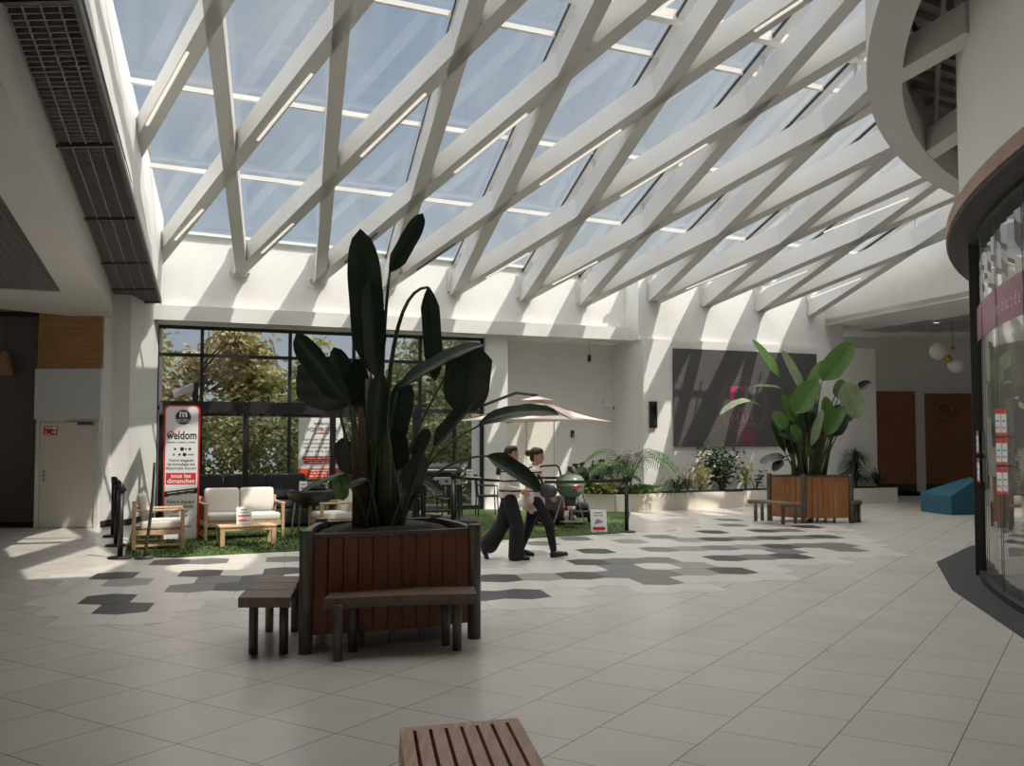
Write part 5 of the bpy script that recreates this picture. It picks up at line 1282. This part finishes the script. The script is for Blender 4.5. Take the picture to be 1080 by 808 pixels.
for i in range(15000):
    f = rnd.uniform(0, 1); p = V((-14+17*f, 21.3+5.9*f + rnd.uniform(-.5, .5), rnd.uniform(.0, 2.9)*rnd.uniform(.75, 1))); leaflet(mb, p, rdir(rnd, -.5, .9), rnd.uniform(.1, .22), .04, rdir(rnd, -.2, 1), .4)
o = mb.build('hedge', OUTLEAF2); o['kind'] = 'stuff'; tag(o, 'overgrown hedge along the outside of the window', 'hedge')
# ------------------------------------------------------------------ people
def taper(mb, pts, rs, n=14): mb.tube(pts, rs, n); [mb.ball(p, r, 12, 8) for p, r in zip(pts, rs)]
def head(mb, c, yaw, pitch=0, s=1.0):
    # head with nose, brow, chin and ears; faces +x before turning
    R = Matrix.Rotation(yaw, 3, 'Z') @ Matrix.Rotation(-pitch, 3, 'Y'); c = V(c)
    P = lambda x, y, z: c + R @ (V((x, y, z))*s)
    mb.ball(c, (.098*s, .076*s, .112*s), 20, 14, R); mb.ball(P(.035, 0, -.055), (.058*s, .052*s, .066*s), 16, 10, R)
    mb.ball(P(.068, 0, -.098), (.024*s, .026*s, .02*s), 12, 8, R)                       # chin
    mb.tube([P(.088, 0, .018), P(.108, 0, -.022), P(.092, 0, -.036)], [.010*s, .0145*s, .012*s], 10)   # nose
    mb.ball(P(.106, 0, -.024), .013*s, 10, 6)
    mb.ball(P(.078, .03, .03), (.02*s, .028*s, .012*s), 10, 6, R); mb.ball(P(.078, -.03, .03), (.02*s, .028*s, .012*s), 10, 6, R)   # brow
    mb.ball(P(.084, 0, -.06), (.016*s, .024*s, .009*s), 10, 6, R); mb.ball(P(.084, 0, -.071), (.015*s, .02*s, .009*s), 10, 6, R)    # lips
    for sy in (-1, 1): mb.ball(P(-.005, sy*.078, -.01), (.02*s, .01*s, .033*s), 10, 8, R)
    return P, R
def eyes(t, P, s):
    m = MB()
    for sy in (-1, 1): m.ball(P(.083, sy*.031, .008), .0115*s, 10, 8)
    m.build('eyes', INK, t, True)
    m = MB(); m.tube([P(.098, -.02, -.0655), P(.1015, 0, -.0655), P(.098, .02, -.0655)], .004*s, 6); m.build('mouth', mat('lips', (.32, .10, .09), .5), t, True)
    m = MB()
    for sy in (-1, 1): m.tube([P(.094, sy*.014, .036), P(.095, sy*.032, .041), P(.083, sy*.05, .036)], .0045*s, 6)
    m.build('eyebrows', HAIR, t, True)
def hand(mb, w, d, side, s=1.0):
    # relaxed hand hanging along d from wrist w: palm, four fingers, thumb on the front side
    d = V(d).normalized(); fw = V((1, 0, 0)); fw = (fw - d*fw.dot(d)).normalized(); sd = d.cross(fw); w = V(w)
    for k, o in enumerate((-.026, -.009, .009, .026)):
        mb.tube([w, w + d*.045*s + fw*o*.8*s, w + d*.085*s + fw*o*s], [.017*s, .016*s, .013*s], 10)
    mb.ball(w + d*.05*s, (.03*s, .016*s, .042*s), 12, 8)
    for k, (o, l) in enumerate(((.03, .064), (.0105, .074), (-.0095, .07), (-.029, .054))):
        b = w + d*.085*s + fw*o*s; q = b + d*l*.5*s - sd*side*.010*s; e = b + d*l*.95*s - sd*side*.032*s
        mb.tube([b, q, e], [.0092*s, .0086*s, .007*s], 8); mb.ball(e, .007*s, 8, 6)
    b = w + d*.03*s + fw*.026*s; q = b + d*.03*s + fw*.022*s; e = q + d*.03*s + fw*.003*s
    mb.tube([b, q, e], [.012*s, .010*s, .0078*s], 8); mb.ball(e, .0078*s, 8, 6)
def shoe(t, heel, toe, up=V((0, 0, 1)), w=.042):
    heel, toe = V(heel), V(toe); d = (toe-heel); L_ = d.length; d.normalize(); sd = d.cross(up).normalized(); u = sd.cross(d).normalized(); m = MB()
    Rm = Matrix((d, -sd, u)).transposed()
    m.ball(heel + d*.045 + u*.045, (.055, .038, .05), 14, 10, Rm); m.ball(heel + d*L_*.45 + u*.04, (L_*.38, .042, .042), 16, 10, Rm); m.ball(toe - d*.055 + u*.032, (.062, .046, .034), 14, 10, Rm)
    m.tube([heel + d*.05 + u*.05, heel + d*.05 + u*.11], [.042, .04], 14)
    o = m.build('shoe', SHOE, t, True); remesh(o, .008, 2)
    s = MB(); n = 24; pl = []
    for i in range(n):
        a = 2*pi*i/n; pl.append(heel + d*(L_*.5 + L_*.52*cos(a)) + sd*(w*1.05*sin(a)*(1.0+.12*cos(a))))
    s.add([p + u*.0 for p in pl] + [p + u*.018 for p in pl], [tuple(range(n))[::-1], tuple(range(n, 2*n))] + [(i, (i+1) % n, n+(i+1) % n, n+i) for i in range(n)])
    so = s.build('sole', BLACKM, o); return o
def knit(name, bands, base, dark):
    m = bpy.data.materials.new(name); m.use_nodes = True; nt = m.node_tree; b = nt.nodes['Principled BSDF']; L = nt.links.new
    tc = nt.nodes.new('ShaderNodeTexCoord'); sx = nt.nodes.new('ShaderNodeSeparateXYZ'); L(tc.outputs['Object'], sx.inputs[0])
    nz = nt.nodes.new('ShaderNodeTexNoise'); nz.inputs['Scale'].default_value = 5; L(tc.outputs['Object'], nz.inputs['Vector'])
    ma = nt.nodes.new('ShaderNodeMath'); ma.operation = 'MULTIPLY_ADD'; ma.inputs[1].default_value = .05; L(nz.outputs['Fac'], ma.inputs[0]); L(sx.outputs['Z'], ma.inputs[2])
    r = nt.nodes.new('ShaderNodeValToRGB'); r.color_ramp.interpolation = 'CONSTANT'
    mr = nt.nodes.new('ShaderNodeMapRange'); mr.inputs['From Min'].default_value = .6; mr.inputs['From Max'].default_value = 1.5; L(ma.outputs[0], mr.inputs['Value']); L(mr.outputs[0], r.inputs['Fac'])
    el = r.color_ramp.elements; el[0].position = 0; el[0].color = (*base, 1); el.remove(el[1])
    for z0, z1 in bands:
        e = el.new((z0-.6)/.9); e.color = (*dark, 1); e = el.new((z1-.6)/.9); e.color = (*base, 1)
    wv = nt.nodes.new('ShaderNodeTexNoise'); wv.inputs['Scale'].default_value = 90; L(tc.outputs['Object'], wv.inputs['Vector'])
    bp = nt.nodes.new('ShaderNodeBump'); bp.inputs['Strength'].default_value = .5; bp.inputs['Distance'].default_value = .006; L(wv.outputs['Fac'], bp.inputs['Height']); L(bp.outputs['Normal'], b.inputs['Normal'])
    L(r.outputs['Color'], b.inputs['Base Color']); b.inputs['Roughness'].default_value = .9; return m
OFFW, DKS = (.72, .66, .60), (.03, .028, .03)

# woman in front: long striped sweater, hair in a bun, striding right
S = .985
f1, f2_ = gr(578, 588), gr(545, 586)
g0 = at(565, 588, 13.25); g0.z = 0; SC1 = .965
t = thing('person', 'person walking right in long striped knit sweater, hair in a bun, bag at the hip', 'person', g0, radians(-4))
b = MB(); hip = .86
P, R = head(b, (.02, 0, 1.475), radians(-12), radians(-2), .98)
taper(b, [(-.015, 0, 1.28), (.0, 0, 1.40)], [.052, .05])
b.ball((-.02, 0, 1.2), (.10, .16, .14)); b.ball((-.01, 0, 1.02), (.10, .14, .16)); b.ball((-.02, 0, .86), (.12, .165, .12))
nearw = (-.06, -.235, .80); taper(b, [(-.03, -.165, 1.25), (-.07, -.215, 1.02), nearw], [.045, .036, .024]); hand(b, nearw, (.05, -.02, -1), -1)
farw = (.2, .19, .92); taper(b, [(-.03, .165, 1.25), (.0, .22, 1.02), farw], [.045, .036, .024]); hand(b, farw, (.5, 0, -.8), 1)
ka, aa = (.20, -.07, .47), (.27, -.07, .085); taper(b, [(.0, -.085, .84), ka, aa], [.085, .058, .038])
kb, ab = (-.09, .08, .46), (-.22, .08, .085); taper(b, [(-.02, .085, .84), kb, ab], [.085, .058, .038])
o = b.build('body', SKIN, t, True); remesh(o, .006, 3); eyes(t, P, .98)
c = MB()
c.ball((-.02, 0, 1.23), (.115, .185, .10), 18, 12); c.tube([(-.01, 0, 1.30), (-.02, 0, 1.2), (-.005, 0, 1.05), (-.02, 0, .9), (-.03, 0, .68)], [.085, .135, .14, .158, .172], 20)
taper(c, [(-.03, -.16, 1.24), (-.075, -.22, 1.02), (-.062, -.24, .83)], [.068, .058, .05]); taper(c, [(-.03, .16, 1.24), (.0, .225, 1.02), (.17, .2, .94)], [.068, .058, .05])
c.tube([(-.012, 0, 1.27), (-.005, 0, 1.335)], [.075, .062], 16)
o = c.build('sweater', knit('striped_knit_long', [(.98, 1.0), (1.075, 1.1), (1.165, 1.2), (1.25, 1.275)], OFFW, DKS), t, True); remesh(o, .012, 3)
c = MB(); taper(c, [(.0, -.085, .82), ka, (aa[0]-.01, aa[1], .12)], [.1, .074, .052]); taper(c, [(-.02, .085, .82), kb, (ab[0], ab[1], .12)], [.1, .074, .052]); c.ball((-.02, 0, .82), (.13, .17, .11))
o = c.build('trousers', BLACKCL, t, True); remesh(o, .012, 3)
shoe(t, (.22, -.07, .0), (.47, -.075, .035), V((-.14, 0, 1)).normalized()); shoe(t, (-.27, .08, .03), (-.03, .08, .0), V((.1, 0, 1)).normalized())
h = MB(); h.ball(P(-.022, 0, .028), (.098, .085, .102), 18, 12, R); h.ball(P(.02, 0, .062), (.078, .076, .062), 16, 10, R); h.ball(P(-.05, 0, -.03), (.06, .07, .07), 14, 10, R); bn_ = MB(); 
o = h.build('hair', HAIR, t, True); remesh(o, .008, 2)
bn_.ball(P(-.135, 0, .035), (.052, .05, .05), 16, 12, R); bn_.tube([P(-.11, 0, .03), P(-.09, 0, .03)], .03, 12); o = bn_.build('hair_bun', HAIR, t, True); remesh(o, .008, 1)
# grey patterned hip bag with its strap, worn by the walker
c = MB(); c.ball((.19, -.10, .96), (.135, .075, .10), 18, 12); c.ball((.14, -.13, 1.0), (.09, .05, .08), 14, 10); o = c.build('hip_bag', mat('grey_bag', (.07, .07, .075), .8, var=.6, scale=9), t, True); remesh(o, .01, 3)
MB().tube([(.14, -.13, 1.03), (.06, -.16, 1.18), (-.06, -.12, 1.315), (-.13, .0, 1.28)], .014, 8).build('bag_strap', BLACKCL, t, True)

# woman behind: cropped striped sweater, wide black trousers
g0 = at(538, 590, 12.95); g0.z = 0
t = thing('person', 'person walking right in short striped sweater and wide black trousers, loose dark hair', 'person', g0, radians(-3))
b = MB(); P, R = head(b, (.025, 0, 1.505), radians(-28), radians(8), .98)
taper(b, [(-.015, 0, 1.31), (.0, 0, 1.43)], [.052, .05])
b.ball((-.02, 0, 1.23), (.10, .16, .14)); b.ball((-.01, 0, 1.05), (.10, .13, .16)); b.ball((-.02, 0, .9), (.12, .165, .12))
w1_ = (.15, -.2, .99); taper(b, [(-.04, -.165, 1.28), (-.05, -.225, 1.04), w1_], [.045, .036, .024]); hand(b, w1_, (.8, .1, -.4), -1)
w2_ = (-.1, .2, .82); taper(b, [(-.03, .165, 1.28), (-.09, .22, 1.05), w2_], [.045, .036, .024]); hand(b, w2_, (.1, 0, -1), 1)
ka, aa = (.14, -.08, .5), (.10, -.08, .085); taper(b, [(.0, -.085, .88), ka, aa], [.085, .058, .038])
kb, ab = (-.09, .08, .47), (-.30, .09, .17); taper(b, [(-.03, .085, .88), kb, ab], [.085, .058, .038])
o = b.build('body', SKIN, t, True); remesh(o, .006, 3); eyes(t, P, .98)
c = MB(); c.ball((-.02, 0, 1.26), (.115, .185, .10), 18, 12); c.tube([(-.01, 0, 1.33), (-.02, 0, 1.23), (-.01, 0, 1.08), (-.02, 0, .88)], [.085, .135, .145, .158], 20)
taper(c, [(-.035, -.16, 1.27), (-.055, -.23, 1.04), (.12, -.205, .985)], [.07, .066, .056]); taper(c, [(-.03, .16, 1.27), (-.09, .225, 1.05), (-.1, .205, .85)], [.07, .06, .052])
c.tube([(-.012, 0, 1.3), (-.005, 0, 1.36)], [.075, .062], 16)
o = c.build('sweater', knit('striped_knit_short', [(1.0, 1.022), (1.14, 1.165), (1.27, 1.292)], OFFW, DKS), t, True); remesh(o, .012, 3)
c = MB(); taper(c, [(.0, -.085, .86), (.1, -.08, .5), (.09, -.08, .06)], [.105, .105, .115]); taper(c, [(-.03, .085, .86), (-.11, .08, .5), (-.3, .09, .2)], [.105, .11, .125]); c.ball((-.02, 0, .88), (.125, .165, .1)); c.tube([(-.02, 0, .9), (-.02, 0, 1.0)], [.13, .12], 18)
c.tube([(-.16, .08, .42), (-.36, .09, .2)], [.09, .12], 14)
o = c.build('trousers', BLACKCL, t, True); remesh(o, .012, 3)
shoe(t, (.03, -.08, .0), (.28, -.085, .0)); shoe(t, (-.37, .09, .245), (-.31, .095, .0), V((-.97, 0, -.23)).normalized())
h = MB(); h.ball(P(-.022, 0, .026), (.1, .088, .105), 18, 12, R); h.ball(P(.018, 0, .06), (.078, .078, .064), 16, 10, R); h.tube([P(-.05, 0, .0), P(-.085, 0, -.1), (-.115, 0, 1.35), (-.15, 0, 1.2)], [.088, .088, .085, .06], 14); h.ball(P(-.03, .065, -.06), (.045, .03, .09), 12, 8, R); h.ball(P(-.04, -.065, -.05), (.04, .028, .085), 12, 8, R)
o = h.build('hair', HAIR, t, True); remesh(o, .008, 3)
for p_ in [o for o in C.objects if o.name.startswith('person')]: p_.scale = (.96, .96, .96)
# ------------------------------------------------------------------ light
sc = bpy.context.scene
sun_d = bpy.data.lights.new('sun', 'SUN'); sun = bpy.data.objects.new('sun', sun_d); C.objects.link(sun)
sun_d.energy = 3.5; sun_d.angle = radians(.6); sun_d.color = (1, .92, .81)
sun.rotation_euler = V((-.60, .40, -1)).to_track_quat('-Z', 'Y').to_euler(); sun.location = (5, -5, 20)
w = bpy.data.worlds.new('sky'); sc.world = w; w.use_nodes = True; nt = w.node_tree; L = nt.links.new
bg = nt.nodes['Background']
tc = nt.nodes.new('ShaderNodeTexCoord'); sp = nt.nodes.new('ShaderNodeSeparateXYZ'); L(tc.outputs['Generated'], sp.inputs[0])
rp = nt.nodes.new('ShaderNodeValToRGB'); e = rp.color_ramp.elements; e[0].position = 0; e[0].color = (.62, .72, .80, 1)
e[1].position = .42; e[1].color = (.20, .36, .58, 1); k = e.new(.8); k.color = (.88, .86, .825, 1); L(sp.outputs['Z'], rp.inputs['Fac'])
nz = nt.nodes.new('ShaderNodeTexNoise'); nz.inputs['Scale'].default_value = 2.3; nz.inputs['Detail'].default_value = 7; nz.inputs['Roughness'].default_value = .55; L(tc.outputs['Generated'], nz.inputs['Vector'])
cr = nt.nodes.new('ShaderNodeValToRGB'); cr.color_ramp.elements[0].position = .5; cr.color_ramp.elements[1].position = .75; L(nz.outputs['Fac'], cr.inputs['Fac'])
# thin cloud thickens towards the sun side
mxs = nt.nodes.new('ShaderNodeMath'); mxs.operation = 'MULTIPLY_ADD'; mxs.inputs[1].default_value = 1.0; mxs.inputs[2].default_value = .5; L(sp.outputs['X'], mxs.inputs[0])
ad = nt.nodes.new('ShaderNodeMath'); ad.operation = 'ADD'; ad.use_clamp = True; L(cr.outputs['Color'], ad.inputs[0]); L(mxs.outputs[0], ad.inputs[1])
sc_ = nt.nodes.new('ShaderNodeMath'); sc_.operation = 'MULTIPLY'; sc_.inputs[1].default_value = .8; L(ad.outputs[0], sc_.inputs[0])
mx = nt.nodes.new('ShaderNodeMixRGB'); L(sc_.outputs[0], mx.inputs[0]); L(rp.outputs['Color'], mx.inputs[1]); mx.inputs[2].default_value = (.88, .86, .825, 1)
L(mx.outputs['Color'], bg.inputs['Color']); 
mr = nt.nodes.new('ShaderNodeMapRange'); mr.interpolation_type = 'SMOOTHSTEP'; mr.inputs['From Min'].default_value = .42; mr.inputs['From Max'].default_value = .85; mr.inputs['To Min'].default_value = .56; mr.inputs['To Max'].default_value = 3.7
L(sp.outputs['Z'], mr.inputs['Value']); L(mr.outputs[0], bg.inputs['Strength'])
sc.view_settings.view_transform = 'Standard'; sc.view_settings.look = 'None'; sc.view_settings.gamma = 1; sc.view_settings.exposure = .38
sc.view_settings.use_curve_mapping = False
sc.cycles.use_denoising = True; sc.cycles.max_bounces = 10; sc.cycles.diffuse_bounces = 6; sc.cycles.transparent_max_bounces = 24
sc.cycles.caustics_reflective = False; sc.cycles.caustics_refractive = False
sc.cycles.sample_clamp_indirect = 6
